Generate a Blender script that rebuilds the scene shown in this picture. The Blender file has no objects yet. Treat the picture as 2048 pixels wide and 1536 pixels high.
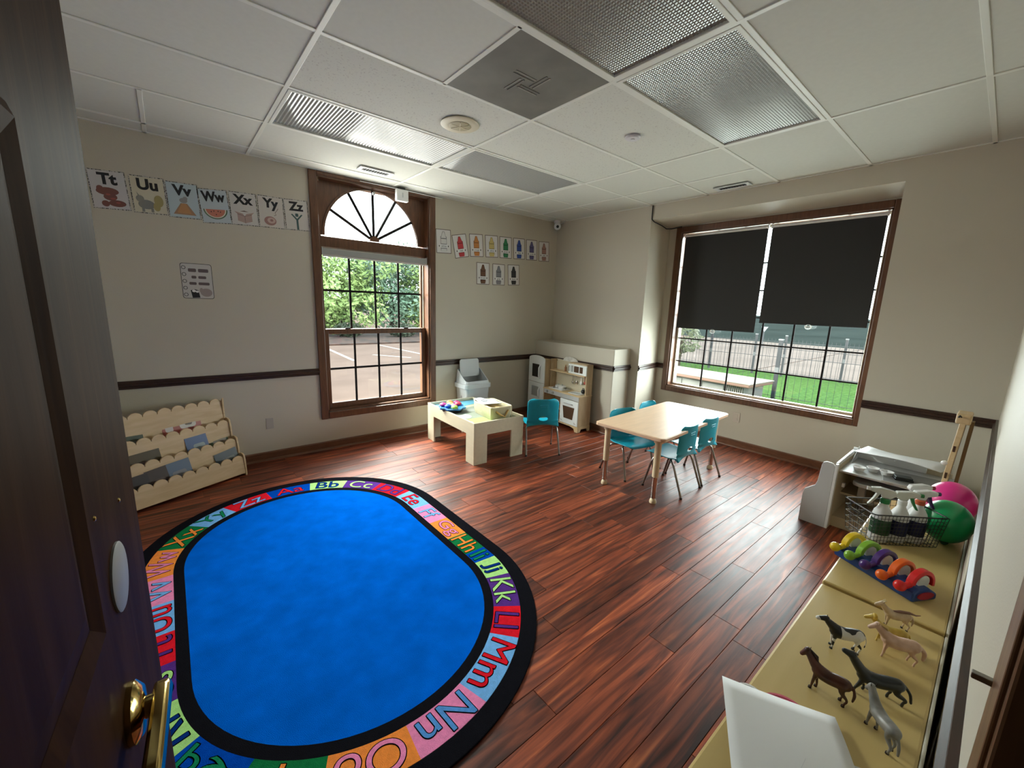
import bpy, math, random
from mathutils import Vector, Matrix
random.seed(7)
PI = math.pi
S = bpy.context.scene
COL = S.collection

# ------------------------------------------------------------------ camera, world, exposure
cd = bpy.data.cameras.new('camera'); cam = bpy.data.objects.new('camera', cd); COL.objects.link(cam)
cd.sensor_width = 36.0; cd.lens = 818.2 / 2048 * 36; cd.clip_start = 0.02; cd.clip_end = 400
_r = Vector((0.76948385, -0.63787532, 0.03177554)); _u = Vector((0.09593526, 0.16463092, 0.98167871)); _f = Vector((0.63141985, 0.75233752, -0.18787557))
cam.matrix_world = Matrix(((_r.x, _u.x, -_f.x, -0.60663), (_r.y, _u.y, -_f.y, -2.68637), (_r.z, _u.z, -_f.z, 1.45239), (0, 0, 0, 1)))
S.camera = cam
S.view_settings.view_transform = 'Standard'; S.view_settings.look = 'None'
S.view_settings.gamma = 1.0; S.view_settings.use_curve_mapping = False
S.view_settings.exposure = 0.40
S.cycles.use_denoising = True
S.cycles.max_bounces = 12; S.cycles.diffuse_bounces = 8; S.cycles.transparent_max_bounces = 16
S.cycles.sample_clamp_indirect = 12.0

SKY = 5.0
w = bpy.data.worlds.new('overcast_sky'); S.world = w; w.use_nodes = True
bg = w.node_tree.nodes['Background']; bg.inputs[0].default_value = (0.86, 0.95, 1.0, 1); bg.inputs[1].default_value = SKY

def portal(name, loc, rot, sx, sy):
    l = bpy.data.lights.new(name, 'AREA'); l.shape = 'RECTANGLE'; l.size = sx; l.size_y = sy; l.cycles.is_portal = True
    o = bpy.data.objects.new(name, l); COL.objects.link(o); o.location = loc; o.rotation_euler = rot; o['kind'] = 'helper'
portal('sky_portal', (1.065, 1.66, 1.45), (-PI/2, 0, 0), 1.2, 2.3)
portal('sky_portal', (4.28, -1.0, 1.45), (0, PI/2, 0), 1.9, 1.9)

# area lamps added to boost the light from both windows, unseen by the camera
def added_lamp(name, loc, rot, sx, sy, watts, c):
    l = bpy.data.lights.new(name, 'AREA'); l.shape = 'RECTANGLE'; l.size = sx; l.size_y = sy; l.energy = watts; l.color = c
    o = bpy.data.objects.new(name, l); COL.objects.link(o); o.location = loc; o.rotation_euler = rot; o['kind'] = 'helper'
added_lamp('added_sky_lamp', (-2.6, 4.2, 4.9), (-PI/2, 0, 0), 13.5, 4.0, 12500, (0.97, 1.0, 0.94))  # added lamp standing in for a brighter sky patch outside
added_lamp('added_sky_lamp', (7.2, -1.0, 2.9), (0, PI/2, 0), 3.0, 6.0, 260, (0.90, 0.97, 1.0))
added_lamp('added_window_lamp', (1.07, 1.405, 1.45), (-PI/2, 0, 0), 1.06, 2.1, 23, (0.97, 1.0, 0.92))  # added fill lamp just inside the arched window
added_lamp('added_window_lamp', (4.32, -1.0, 1.45), (0, PI/2, 0), 1.8, 1.8, 105, (0.92, 1.0, 0.98))

# ------------------------------------------------------------------ materials
def nodes(name):
    m = bpy.data.materials.new(name); m.use_nodes = True
    nt = m.node_tree; b = nt.nodes['Principled BSDF']
    return m, nt, b
def N(nt, t, **kw):
    n = nt.nodes.new(t)
    for k, v in kw.items(): setattr(n, k, v)
    return n
def mat(name, c, rough=0.5, metal=0.0, var=0.0, vscale=8.0, bump=0.0, bscale=60.0, coat=0.0, trans=0.0, stretch=None, spec=None, sub=None):
    m, nt, b = nodes(name)
    b.inputs['Base Color'].default_value = (*c, 1); b.inputs['Roughness'].default_value = rough; b.inputs['Metallic'].default_value = metal
    if spec is not None: b.inputs['Specular IOR Level'].default_value = spec
    if coat: b.inputs['Coat Weight'].default_value = coat; b.inputs['Coat Roughness'].default_value = 0.15
    if trans: b.inputs['Transmission Weight'].default_value = trans
    if var or bump:
        tc = N(nt, 'ShaderNodeTexCoord'); mp = N(nt, 'ShaderNodeMapping'); nt.links.new(tc.outputs['Object'], mp.inputs[0])
        if stretch: mp.inputs['Scale'].default_value = stretch
    if var:
        no = N(nt, 'ShaderNodeTexNoise'); no.inputs['Scale'].default_value = vscale; no.inputs['Detail'].default_value = 5
        nt.links.new(mp.outputs[0], no.inputs[0])
        r = N(nt, 'ShaderNodeValToRGB'); nt.links.new(no.outputs[0], r.inputs[0])
        r.color_ramp.elements[0].position = 0.3; r.color_ramp.elements[1].position = 0.7
        r.color_ramp.elements[0].color = (*[x * (1 - var) for x in c], 1); r.color_ramp.elements[1].color = (*[min(1, x * (1 + var)) for x in c], 1)
        nt.links.new(r.outputs[0], b.inputs['Base Color'])
    if bump:
        n2 = N(nt, 'ShaderNodeTexNoise'); n2.inputs['Scale'].default_value = bscale; n2.inputs['Detail'].default_value = 3
        nt.links.new(mp.outputs[0], n2.inputs[0])
        bp = N(nt, 'ShaderNodeBump'); bp.inputs['Strength'].default_value = bump; bp.inputs['Distance'].default_value = 0.01
        nt.links.new(n2.outputs[0], bp.inputs['Height']); nt.links.new(bp.outputs[0], b.inputs['Normal'])
    return m
def wood(name, c1, c2, rough=0.45, scale=6.0, stretch=(1, 12, 12), coat=0.0, perobj=0.0, bump=0.05):
    m, nt, b = nodes(name)
    tc = N(nt, 'ShaderNodeTexCoord'); mp = N(nt, 'ShaderNodeMapping'); mp.inputs['Scale'].default_value = stretch
    nt.links.new(tc.outputs['Object'], mp.inputs[0])
    no = N(nt, 'ShaderNodeTexNoise'); no.inputs['Scale'].default_value = scale; no.inputs['Detail'].default_value = 6; no.inputs['Distortion'].default_value = 0.6
    nt.links.new(mp.outputs[0], no.inputs[0])
    r = N(nt, 'ShaderNodeValToRGB'); e = r.color_ramp.elements
    e[0].position = 0.32; e[0].color = (*c1, 1); e[1].position = 0.68; e[1].color = (*c2, 1)
    nt.links.new(no.outputs[0], r.inputs[0]); nt.links.new(r.outputs[0], b.inputs['Base Color'])
    b.inputs['Roughness'].default_value = rough
    if coat: b.inputs['Coat Weight'].default_value = coat; b.inputs['Coat Roughness'].default_value = 0.2
    bp = N(nt, 'ShaderNodeBump'); bp.inputs['Strength'].default_value = bump; bp.inputs['Distance'].default_value = 0.005
    nt.links.new(no.outputs[0], bp.inputs['Height']); nt.links.new(bp.outputs[0], b.inputs['Normal'])
    return m
def floor_mat():
    m, nt, b = nodes('floor_plank_wood')
    tc = N(nt, 'ShaderNodeTexCoord'); oi = N(nt, 'ShaderNodeObjectInfo')
    off = N(nt, 'ShaderNodeVectorMath', operation='SCALE'); off.inputs['Scale'].default_value = 37.0
    cx = N(nt, 'ShaderNodeCombineXYZ')
    for i in range(3): nt.links.new(oi.outputs['Random'], cx.inputs[i])
    nt.links.new(cx.outputs[0], off.inputs[0])
    ad = N(nt, 'ShaderNodeVectorMath', operation='ADD'); nt.links.new(tc.outputs['Object'], ad.inputs[0]); nt.links.new(off.outputs[0], ad.inputs[1])
    mp = N(nt, 'ShaderNodeMapping'); mp.inputs['Scale'].default_value = (1.2, 17, 17); nt.links.new(ad.outputs[0], mp.inputs[0])
    n1 = N(nt, 'ShaderNodeTexNoise'); n1.inputs['Scale'].default_value = 1.6; n1.inputs['Detail'].default_value = 6; n1.inputs['Distortion'].default_value = 1.2
    nt.links.new(mp.outputs[0], n1.inputs[0])
    r = N(nt, 'ShaderNodeValToRGB'); e = r.color_ramp.elements
    e[0].position = 0.30; e[0].color = (0.030, 0.0065, 0.0035, 1)
    e[1].position = 0.80; e[1].color = (0.56, 0.165, 0.055, 1)
    x = e.new(0.47); x.color = (0.125, 0.026, 0.011, 1)
    x = e.new(0.62); x.color = (0.25, 0.055, 0.021, 1)
    nt.links.new(n1.outputs[0], r.inputs[0])
    # plank to plank tone
    mr = N(nt, 'ShaderNodeMapRange'); mr.inputs[3].default_value = 0.55; mr.inputs[4].default_value = 1.35
    nt.links.new(oi.outputs['Random'], mr.inputs[0])
    mx = N(nt, 'ShaderNodeMix', data_type='RGBA', blend_type='MULTIPLY'); mx.inputs[0].default_value = 1
    cc = N(nt, 'ShaderNodeCombineColor')
    for i in range(3): nt.links.new(mr.outputs[0], cc.inputs[i])
    nt.links.new(r.outputs[0], mx.inputs[6]); nt.links.new(cc.outputs[0], mx.inputs[7])
    nt.links.new(mx.outputs[2], b.inputs['Base Color'])
    b.inputs['Specular IOR Level'].default_value = 0.35
    n2 = N(nt, 'ShaderNodeTexNoise'); n2.inputs['Scale'].default_value = 2.2; n2.inputs['Detail'].default_value = 4
    mp2 = N(nt, 'ShaderNodeMapping'); mp2.inputs['Scale'].default_value = (3.0, 14, 14); nt.links.new(ad.outputs[0], mp2.inputs[0]); nt.links.new(mp2.outputs[0], n2.inputs[0])
    rr = N(nt, 'ShaderNodeMapRange'); rr.inputs[3].default_value = 0.30; rr.inputs[4].default_value = 0.50
    nt.links.new(n2.outputs[0], rr.inputs[0]); nt.links.new(rr.outputs[0], b.inputs['Roughness'])
    bp = N(nt, 'ShaderNodeBump'); bp.inputs['Strength'].default_value = 0.12; bp.inputs['Distance'].default_value = 0.008
    nt.links.new(n2.outputs[0], bp.inputs['Height']); nt.links.new(bp.outputs[0], b.inputs['Normal'])
    return m
def glass_mat():
    m = bpy.data.materials.new('window_glass'); m.use_nodes = True; nt = m.node_tree; nt.nodes.clear()
    out = N(nt, 'ShaderNodeOutputMaterial'); mix = N(nt, 'ShaderNodeMixShader'); tr = N(nt, 'ShaderNodeBsdfTransparent'); gl = N(nt, 'ShaderNodeBsdfGlossy')
    gl.inputs['Roughness'].default_value = 0.02; tr.inputs[0].default_value = (0.93, 0.97, 0.95, 1)
    fr = N(nt, 'ShaderNodeFresnel'); fr.inputs[0].default_value = 1.5
    nt.links.new(fr.outputs[0], mix.inputs[0]); nt.links.new(tr.outputs[0], mix.inputs[1]); nt.links.new(gl.outputs[0], mix.inputs[2]); nt.links.new(mix.outputs[0], out.inputs[0])
    return m
def speckle(name, c1, c2, scale, lo=0.45, hi=0.55, rough=0.7, obj=True):
    m, nt, b = nodes(name)
    tc = N(nt, 'ShaderNodeTexCoord'); no = N(nt, 'ShaderNodeTexNoise'); no.inputs['Scale'].default_value = scale; no.inputs['Detail'].default_value = 3
    nt.links.new(tc.outputs['Object' if obj else 'Generated'], no.inputs[0])
    r = N(nt, 'ShaderNodeValToRGB'); e = r.color_ramp.elements; e[0].position = lo; e[1].position = hi
    e[0].color = (*c1, 1); e[1].color = (*c2, 1); nt.links.new(no.outputs[0], r.inputs[0]); nt.links.new(r.outputs[0], b.inputs['Base Color'])
    b.inputs['Roughness'].default_value = rough
    return m

M = {}
M['wall'] = mat('beige_wall_paint', (0.53, 0.49, 0.405), 0.55, var=0.02, vscale=1.5, bump=0.08, bscale=220)
M['tile'] = speckle('fissured_ceiling_tile', (0.42, 0.41, 0.385), (0.59, 0.60, 0.55), 95, 0.30, 0.40, 0.9)
M['tile_plain'] = mat('plain_ceiling_tile', (0.585, 0.595, 0.545), 0.85, var=0.02, vscale=40)
M['grid'] = mat('white_grid_metal', (0.70, 0.71, 0.66), 0.45)
M['lens'] = mat('prismatic_acrylic_lens', (0.30, 0.31, 0.30), 0.14, spec=0.8)
M['lens_dark'] = mat('egg_crate_lens', (0.20, 0.195, 0.175), 0.22, spec=0.8)
M['trim'] = wood('dark_stained_trim', (0.035, 0.014, 0.008), (0.075, 0.030, 0.016), 0.35, 5, (2, 20, 2))
M['trim_x'] = wood('dark_stained_rail', (0.022, 0.010, 0.007), (0.048, 0.020, 0.012), 0.35, 5, (2, 14, 14))
M['casing'] = wood('brown_window_casing', (0.085, 0.036, 0.018), (0.15, 0.066, 0.032), 0.35, 5, (9, 9, 1.2))
M['base'] = wood('baseboard_wood', (0.11, 0.042, 0.020), (0.17, 0.07, 0.035), 0.35, 5, (2, 2, 14))
M['door'] = wood('dark_brown_door', (0.020, 0.0085, 0.004), (0.042, 0.019, 0.008), 0.5, 4, (9, 9, 1.0), bump=0.08)
M['door'].node_tree.nodes['Principled BSDF'].inputs['IOR'].default_value = 1.06
M['floor'] = floor_mat()
M['subfloor'] = mat('subfloor', (0.012, 0.006, 0.004), 0.8)
M['glass'] = glass_mat()
M['muntin'] = mat('bronze_grille', (0.022, 0.02, 0.02), 0.9, spec=0.05)
M['white'] = mat('white_plastic', (0.74, 0.75, 0.75), 0.4)
M['offwhite'] = mat('aged_ivory_plastic', (0.62, 0.57, 0.43), 0.45)
M['greyplastic'] = mat('light_grey_plastic', (0.52, 0.545, 0.56), 0.4)
M['black'] = mat('black_plastic', (0.012, 0.012, 0.013), 0.4)
M['ink'] = mat('black_ink', (0.015, 0.015, 0.018), 0.7)
M['blind'] = mat('charcoal_blind_fabric', (0.030, 0.031, 0.032), 0.85, bump=0.1, bscale=600)
M['rail_grey'] = mat('grey_blind_cassette', (0.32, 0.33, 0.32), 0.45)
M['chrome'] = mat('chrome_steel', (0.62, 0.60, 0.57), 0.18, 1.0)
M['tube'] = mat('satin_dark_steel', (0.30, 0.28, 0.26), 0.28, 1.0)
M['brass'] = mat('polished_brass', (0.62, 0.46, 0.17), 0.13, 1.0)
M['teal'] = mat('turquoise_chair_plastic', (0.001, 0.33, 0.46), 0.36, var=0.04, vscale=20)
M['top'] = mat('maple_laminate', (0.68, 0.47, 0.30), 0.40, var=0.05, vscale=4, stretch=(1, 8, 1))
M['cream'] = mat('cream_painted_metal', (0.66, 0.53, 0.36), 0.35)
M['birch'] = wood('birch_plywood', (0.52, 0.37, 0.20), (0.62, 0.46, 0.27), 0.5, 3, (1.5, 9, 9))
M['rack'] = wood('pale_plywood_rack', (0.50, 0.35, 0.19), (0.60, 0.44, 0.26), 0.5, 3, (1.5, 9, 9))
M['kitwood'] = wood('oak_laminate', (0.42, 0.30, 0.17), (0.52, 0.38, 0.23), 0.5, 4, (9, 9, 1.5))
M['kitwhite'] = mat('white_lacquer', (0.76, 0.79, 0.78), 0.3)
M['shelf'] = wood('yellow_maple_top', (0.56, 0.41, 0.155), (0.61, 0.455, 0.185), 0.36, 2.5, (1.0, 6, 6))
M['greypaint'] = mat('pale_grey_panel', (0.50, 0.51, 0.52), 0.45)
M['paper'] = mat('white_paper', (0.74, 0.745, 0.75), 0.8)
M['silver'] = mat('silver_panel', (0.55, 0.56, 0.56), 0.35, 0.4)
M['darkwin'] = mat('dark_oven_window', (0.02, 0.016, 0.013), 0.15)
M['brownwin'] = mat('brown_oven_window', (0.09, 0.05, 0.03), 0.2)
RB = {'blue': (0.001, 0.06, 0.42), 'field': (0.0006, 0.115, 0.60), 'lgreen': (0.40, 0.72, 0.24), 'navy': (0.004, 0.03, 0.20), 'purple': (0.09, 0.03, 0.22), 'red': (0.66, 0.012, 0.024),
      'lblue': (0.17, 0.42, 0.80), 'pink': (0.80, 0.24, 0.46), 'orange': (0.85, 0.26, 0.05), 'green': (0.008, 0.16, 0.05), 'black': (0.008, 0.008, 0.011), 'mblue': (0.09, 0.28, 0.66), 'dgreen': (0.01, 0.22, 0.10)}
def rugmat(k):
    return mat('rug_' + k, RB[k], 0.95, var=0.13 if k == 'field' else 0.10, vscale=9 if k == 'field' else 60, bump=0.5, bscale=420, spec=0.0)
R_ = {k: rugmat(k) for k in RB}
def col(name, c, rough=0.4, **k): 
    if name not in M: M[name] = mat(name, c, rough, **k)
    return M[name]

# ------------------------------------------------------------------ mesh builder
class MB:
    def __init__(s): s.v = []; s.f = []
    def add(s, vs, fs):
        n = len(s.v); s.v += [tuple(v) for v in vs]; s.f += [tuple(i + n for i in f) for f in fs]; return s
    def box(s, a, b, T=None):
        x0, y0, z0 = [min(a[i], b[i]) for i in range(3)]; x1, y1, z1 = [max(a[i], b[i]) for i in range(3)]
        vs = [(x0, y0, z0), (x1, y0, z0), (x1, y1, z0), (x0, y1, z0), (x0, y0, z1), (x1, y0, z1), (x1, y1, z1), (x0, y1, z1)]
        if T is not None: vs = [T @ Vector(v) for v in vs]
        return s.add(vs, [(0, 3, 2, 1), (4, 5, 6, 7), (0, 1, 5, 4), (1, 2, 6, 5), (2, 3, 7, 6), (3, 0, 4, 7)])
    def rings(s, rs, cap0=True, cap1=True, closed=False):
        n = len(rs[0]); vs = [p for r in rs for p in r]; fs = []
        m = len(rs)
        for i in range(m if closed else m - 1):
            a, b = i * n, ((i + 1) % m) * n
            for j in range(n):
                k = (j + 1) % n; fs.append((a + j, a + k, b + k, b + j))
        if not closed:
            if cap0: fs.append(tuple(reversed(range(n))))
            if cap1: fs.append(tuple(range((m - 1) * n, m * n)))
        return s.add(vs, fs)
    def tube(s, path, r, n=10, closed=False):
        P = [Vector(p) for p in path]; rs = []; up = None
        for i, p in enumerate(P):
            if closed: d = (P[(i + 1) % len(P)] - P[i - 1])
            else: d = (P[min(i + 1, len(P) - 1)] - P[max(i - 1, 0)])
            d.normalize()
            if up is None: up = d.orthogonal().normalized()
            u = (up - d * up.dot(d)); 
            u = u.normalized() if u.length > 1e-5 else d.orthogonal().normalized()
            up = u; vv = d.cross(u); rad = r[i] if isinstance(r, (list, tuple)) else r
            rs.append([p + (u * math.cos(2 * PI * j / n) + vv * math.sin(2 * PI * j / n)) * rad for j in range(n)])
        return s.rings(rs, closed=closed)
    def lathe(s, prof, c=(0, 0, 0), n=20, T=None):
        rs = [[(c[0] + r * math.cos(2 * PI * j / n), c[1] + r * math.sin(2 * PI * j / n), c[2] + z) for j in range(n)] for r, z in prof]
        if T is not None: rs = [[T @ Vector(p) for p in r] for r in rs]
        return s.rings(rs)
    def prism(s, poly, fn, t0, t1):
        """poly of 2D points, fn(u, v, t) -> 3D"""
        n = len(poly)
        vs = [fn(u, v, t0) for u, v in poly] + [fn(u, v, t1) for u, v in poly]
        fs = [tuple(reversed(range(n))), tuple(range(n, 2 * n))] + [(j, (j + 1) % n, n + (j + 1) % n, n + j) for j in range(n)]
        return s.add(vs, fs)
    def strip(s, inner, outer, fn, t0, t1, closed=False):
        """band between two 2D polylines"""
        n = len(inner); m = n if closed else n - 1
        vs = []
        for t in (t0, t1): vs += [fn(u, v, t) for u, v in inner] + [fn(u, v, t) for u, v in outer]
        I0, O0, I1, O1 = 0, n, 2 * n, 3 * n; fs = []
        for j in range(m):
            k = (j + 1) % n
            fs += [(I1 + j, I1 + k, O1 + k, O1 + j), (I0 + j, O0 + j, O0 + k, I0 + k), (I0 + j, I0 + k, I1 + k, I1 + j), (O0 + j, O1 + j, O1 + k, O0 + k)]
        if not closed: fs += [(I0, I1, O1, O0), (I0 + n - 1, O0 + n - 1, O1 + n - 1, I1 + n - 1)]
        return s.add(vs, fs)
    def ball(s, c, r, n=14, m=9):
        if not isinstance(r, (list, tuple)): r = (r, r, r)
        rs = []
        for i in range(1, m):
            a = PI * i / m
            rs.append([(c[0] + r[0] * math.sin(a) * math.cos(2 * PI * j / n), c[1] + r[1] * math.sin(a) * math.sin(2 * PI * j / n), c[2] - r[2] * math.cos(a)) for j in range(n)])
        return s.rings(rs)
    def build(s, name, m, parent=None, bevel=0.0, smooth=False, seg=2, loc=None):
        me = bpy.data.meshes.new(name); me.from_pydata([tuple(v) for v in s.v], [], s.f); me.update()
        import bmesh
        b = bmesh.new(); b.from_mesh(me); bmesh.ops.recalc_face_normals(b, faces=b.faces[:]); b.to_mesh(me); b.free()
        return link(name, me, m, parent, bevel, smooth, seg, loc)
def link(name, me, m, parent=None, bevel=0.0, smooth=False, seg=2, loc=None):
    o = bpy.data.objects.new(name, me); COL.objects.link(o)
    if m is not None: me.materials.clear(); me.materials.append(m)
    if parent is not None: o.parent = parent
    if loc is not None: o.location = loc
    if smooth:
        for p in me.polygons: p.use_smooth = True
        if smooth != 'all': 
            me.set_sharp_from_angle(angle=math.radians(38))
    if bevel:
        md = o.modifiers.new('Bevel', 'BEVEL'); md.width = bevel; md.segments = seg; md.limit_method = 'ANGLE'; md.angle_limit = math.radians(35)
    return o
def B(name, a, b, m, parent=None, bevel=0.0, T=None): return MB().box(a, b, T).build(name, m, parent, bevel)
def thing(name, label, cat, loc=(0, 0, 0), rz=0.0, group=None):
    o = bpy.data.objects.new(name, None); COL.objects.link(o); o.empty_display_size = 0.05
    o.location = loc; o.rotation_euler = (0, 0, rz); return tag(o, label, cat, group)
def tag(o, label, cat, group=None):
    o['label'] = label; o['category'] = cat
    if group: o['group'] = group
    return o
def struct(o, label=None):
    o['kind'] = 'structure'
    if label: o['label'] = label
    return o
def stuff(o): o['kind'] = 'stuff'; return o
def empty(name, loc=(0, 0, 0), parent=None):
    o = bpy.data.objects.new(name, None); COL.objects.link(o); o.location = loc; o.empty_display_size = 0.05
    if parent: o.parent = parent
    return o
def copy_tree(o, parent=None):
    c = o.copy(); COL.objects.link(c)
    if parent is not None: c.parent = parent
    for ch in list(o.children): copy_tree(ch, c)
    return c
def rrect(w, h, r, n=5):
    pts = []
    for cx, cy, a0 in ((w/2 - r, h/2 - r, 0), (-w/2 + r, h/2 - r, 90), (-w/2 + r, -h/2 + r, 180), (w/2 - r, -h/2 + r, 270)):
        for i in range(n + 1):
            a = math.radians(a0 + 90 * i / n); pts.append((cx + r * math.cos(a), cy + r * math.sin(a)))
    return pts
def circ(r, n=24, c=(0, 0), sy=1.0): return [(c[0] + r * math.cos(2*PI*i/n), c[1] + sy * r * math.sin(2*PI*i/n)) for i in range(n)]
def text_mesh(body, size, extrude=0.0006, offset=0.0, shear=0.0, spacing=1.0):
    c = bpy.data.curves.new('letter', 'FONT'); c.body = body; c.size = size; c.extrude = extrude; c.offset = offset; c.shear = shear
    c.align_x = 'CENTER'; c.align_y = 'CENTER'; c.resolution_u = 8; c.space_character = spacing
    o = bpy.data.objects.new('letter', c); COL.objects.link(o)
    me = bpy.data.meshes.new_from_object(o.evaluated_get(bpy.context.evaluated_depsgraph_get()))
    bpy.data.objects.remove(o); bpy.data.curves.remove(c)
    return me
XY = lambda u, v, t: (u, v, t)

# ------------------------------------------------------------------ room dimensions (metres)
F = 0.3048
H = 2.569; YA = 1.43; XB = 3.56; XR = 4.08; YC = -2.745; XD = -1.40; T_ = 0.16
RAIL = 0.78

# floor: planks run along x, 125 mm wide
fl = struct(B('floor', (XD - T_, YC - 1.6, -0.06), (XR + 0.02, YA + 0.02, -0.006), M['subfloor']), 'dark red brown hand-scraped plank floor')
PW = 0.125; plank_cache = {}
def plank_mesh(L):
    if L not in plank_cache:
        mb = MB(); c = 0.0014; h = 0.0
        x, y = L / 2 - 0.0004, PW / 2 - 0.0004
        lo = [(-x, -y, -0.006), (x, -y, -0.006), (x, y, -0.006), (-x, y, -0.006)]; mid = [(px, py, -0.0016) for px, py, _ in lo]
        top = [((1 if px > 0 else -1) * (x - c), (1 if py > 0 else -1) * (y - c), h) for px, py, _ in lo]
        mb.rings([lo, mid, top], cap0=False)
        me = bpy.data.meshes.new('plank'); me.from_pydata(mb.v, [], mb.f); me.update(); me.materials.append(M['floor']); plank_cache[L] = me
    return plank_cache[L]
y = YC; row = 0
while y < YA - 0.01:
    x = XD - random.choice((0.1, 0.35, 0.6, 0.8))
    xe = XR if y < 0.1 else XB
    while x < xe - 0.02:
        L = random.choice((0.62, 0.88, 1.22, 1.22, 1.22))
        x0 = max(x, XD); x1 = min(x + L, xe); Lr = round(x1 - x0, 2)
        if Lr > 0.03:
            o = bpy.data.objects.new('plank', plank_mesh(Lr)); COL.objects.link(o); o.parent = fl
            o.location = ((x0 + x1) / 2, y + PW / 2, 0)
        x += L
    y += PW; row += 1
# hall floor behind the doorway
struct(B('hall_floor', (XD, YC - 1.6, -0.006), (1.4, YC - 0.001, 0.0), mat('hall_carpet', (0.10, 0.09, 0.08), 0.95)))

# ---- walls
WX0, WX1, WZ0, WZ1 = 0.515, 1.625, 0.375, 2.535        # arch window opening
mb = MB()
mb.box((XD - T_, YA, 0), (WX0, YA + T_ + .05, H + 0.1)); mb.box((WX1, YA, 0), (XB + 0.7, YA + T_ + .05, H + 0.1))
mb.box((WX0, YA, 0), (WX1, YA + T_ + .05, WZ0)); mb.box((WX0, YA, WZ1), (WX1, YA + T_ + .05, H + 0.1))
wn = struct(mb.build('wall_north', M['wall']), 'beige painted wall with the arched window')
BY0, BY1, BZ0, BZ1 = -1.925, -0.085, 0.545, 2.345        # wide window opening
SOF = 2.42; RY1 = 0.0; RY0 = -2.04
mb = MB()
mb.prism([(XB, 0), (XR, 0.075), (XR, 0.2), (XB + 0.7, 0.2), (XB + 0.7, YA), (XB, YA)], lambda u, v, t: (u, v, t), 0, H + 0.1)          # pier between corner and recess
mb.box((XB, RY0, SOF), (XR + 0.2, 0.0, H + 0.1)); mb.box((XB + .03, 0.0, SOF), (XR + 0.2, 0.15, H + 0.1))                               # soffit
mb.box((XB, YC - T_, 0), (XR + 0.2, RY0, H + 0.1))                             # right pier
mb.box((XR, RY0, 0), (XR + 0.2, BY0, SOF)); mb.box((XR, BY1, 0), (XR + 0.2, 0.1, SOF))
mb.box((XR, BY0, 0), (XR + 0.2, BY1, BZ0)); mb.box((XR, BY0, BZ1), (XR + 0.2, BY1, SOF))
we = struct(mb.build('wall_east', M['wall']), 'beige wall with the recessed wide window')
# low boxed ledge in the corner
struct(B('wall_ledge', (3.245, 0.115, 0), (XB, YA, 1.0), M['wall'], None, 0.006), 'beige boxed-out ledge below the corner wall')
DX0, DX1, DZ = -0.79, -0.03, 2.06                                             # doorway in the south wall
mb = MB()
mb.box((XD - T_, YC - T_, 0), (DX0, YC, H + 0.1)); mb.box((DX1, YC - T_, 0), (XB, YC, H + 0.1)); mb.box((DX0, YC - T_, DZ), (DX1, YC, H + 0.1))
struct(mb.build('wall_south', M['wall']), 'beige wall beside the doorway')
struct(B('wall_west', (XD - T_, YC - 1.6, 0), (XD, YA, H + 0.1), M['wall']), 'beige wall behind the open door')
# hall behind the camera
struct(B('wall_hall_end', (XD, YC - 1.7, 0), (1.5, YC - 1.6, H + 0.1), M['wall']))
struct(B('wall_hall_side', (1.4, YC - 1.6, 0), (1.5, YC - T_, H + 0.1), M['wall']))

# ---- ceiling: slab, tiles, grid
ceil = struct(B('ceiling', (XD - T_, YC - 1.7, H + 0.1), (XR + 0.3, YA + 0.3, H + 0.16), M['tile_plain']), 'suspended grid ceiling of white tiles')
ys = [YA, 1.2192, 0.6096, 0.0, -0.6096, -1.2192, -1.8288, -2.4384, YC]
xs = [XD, -0.6096, 0.0, 1.2192, 2.4384, 3.048, XB]
lights = {(2, 2): 'A', (3, 2): 'B', (2, 5): 'C', (3, 5): 'D'}
GB = 0.012
tile_cache = {}
def tile(x0, x1, y0, y1, m, dz=0.0):
    k = (round(x1 - x0, 3), round(y1 - y0, 3), m.name)
    if k not in tile_cache:
        a, b = (x1 - x0) / 2 - 0.004, (y1 - y0) / 2 - 0.004
        lo = [(-a + .006, -b + .006, -0.004), (a - .006, -b + .006, -0.004), (a - .006, b - .006, -0.004), (-a + .006, b - .006, -0.004)]
        hi = [(-a, -b, 0.0), (a, -b, 0), (a, b, 0), (-a, b, 0)]; tp = [(px, py, 0.012) for px, py, _ in hi]
        mb = MB().rings([lo, hi, tp]); me = bpy.data.meshes.new('ceiling_tile'); me.from_pydata(mb.v, [], mb.f); me.update(); me.materials.append(m); tile_cache[k] = me
    o = bpy.data.objects.new('ceiling_tile', tile_cache[k]); COL.objects.link(o); o.parent = ceil; o.location = ((x0 + x1) / 2, (y0 + y1) / 2, H + 0.006 + dz)
vent_cell = (1.2192 - 0.6096, 1.2192, -1.2192, -0.6096)
lamp_rects = []
for j in range(8):
    y1, y0 = ys[j], ys[j + 1]
    segs = [(xs[0], -1.2192 + 0.6096), (-0.6096, 0.0)]
    segs = [(XD, -0.6096), (-0.6096, 0.0)] if j in (0, 1) else [(XD, 0.0)]
    segs += [(0.0, 1.2192), (1.2192, 2.4384)]
    segs += [(2.4384, 3.048), (3.048, XB)] if j < 4 else [(2.4384, XB)]
    for x0, x1 in segs:
        if (x0, j) in ((0.0, 2), (1.2192, 2), (0.0, 5), (1.2192, 5)): lamp_rects.append((x0, x1, y0, y1)); continue
        if x0 == 0.0 and j == 4:
            tile(0.0, 0.6096, y0, y1, M['tile_plain']); continue
        m = M['tile'] if (x0 >= 0 and j in (2, 3, 4) and x0 < 2.4) else M['tile_plain']
        tile(x0, x1, y0, y1, m)
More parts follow.
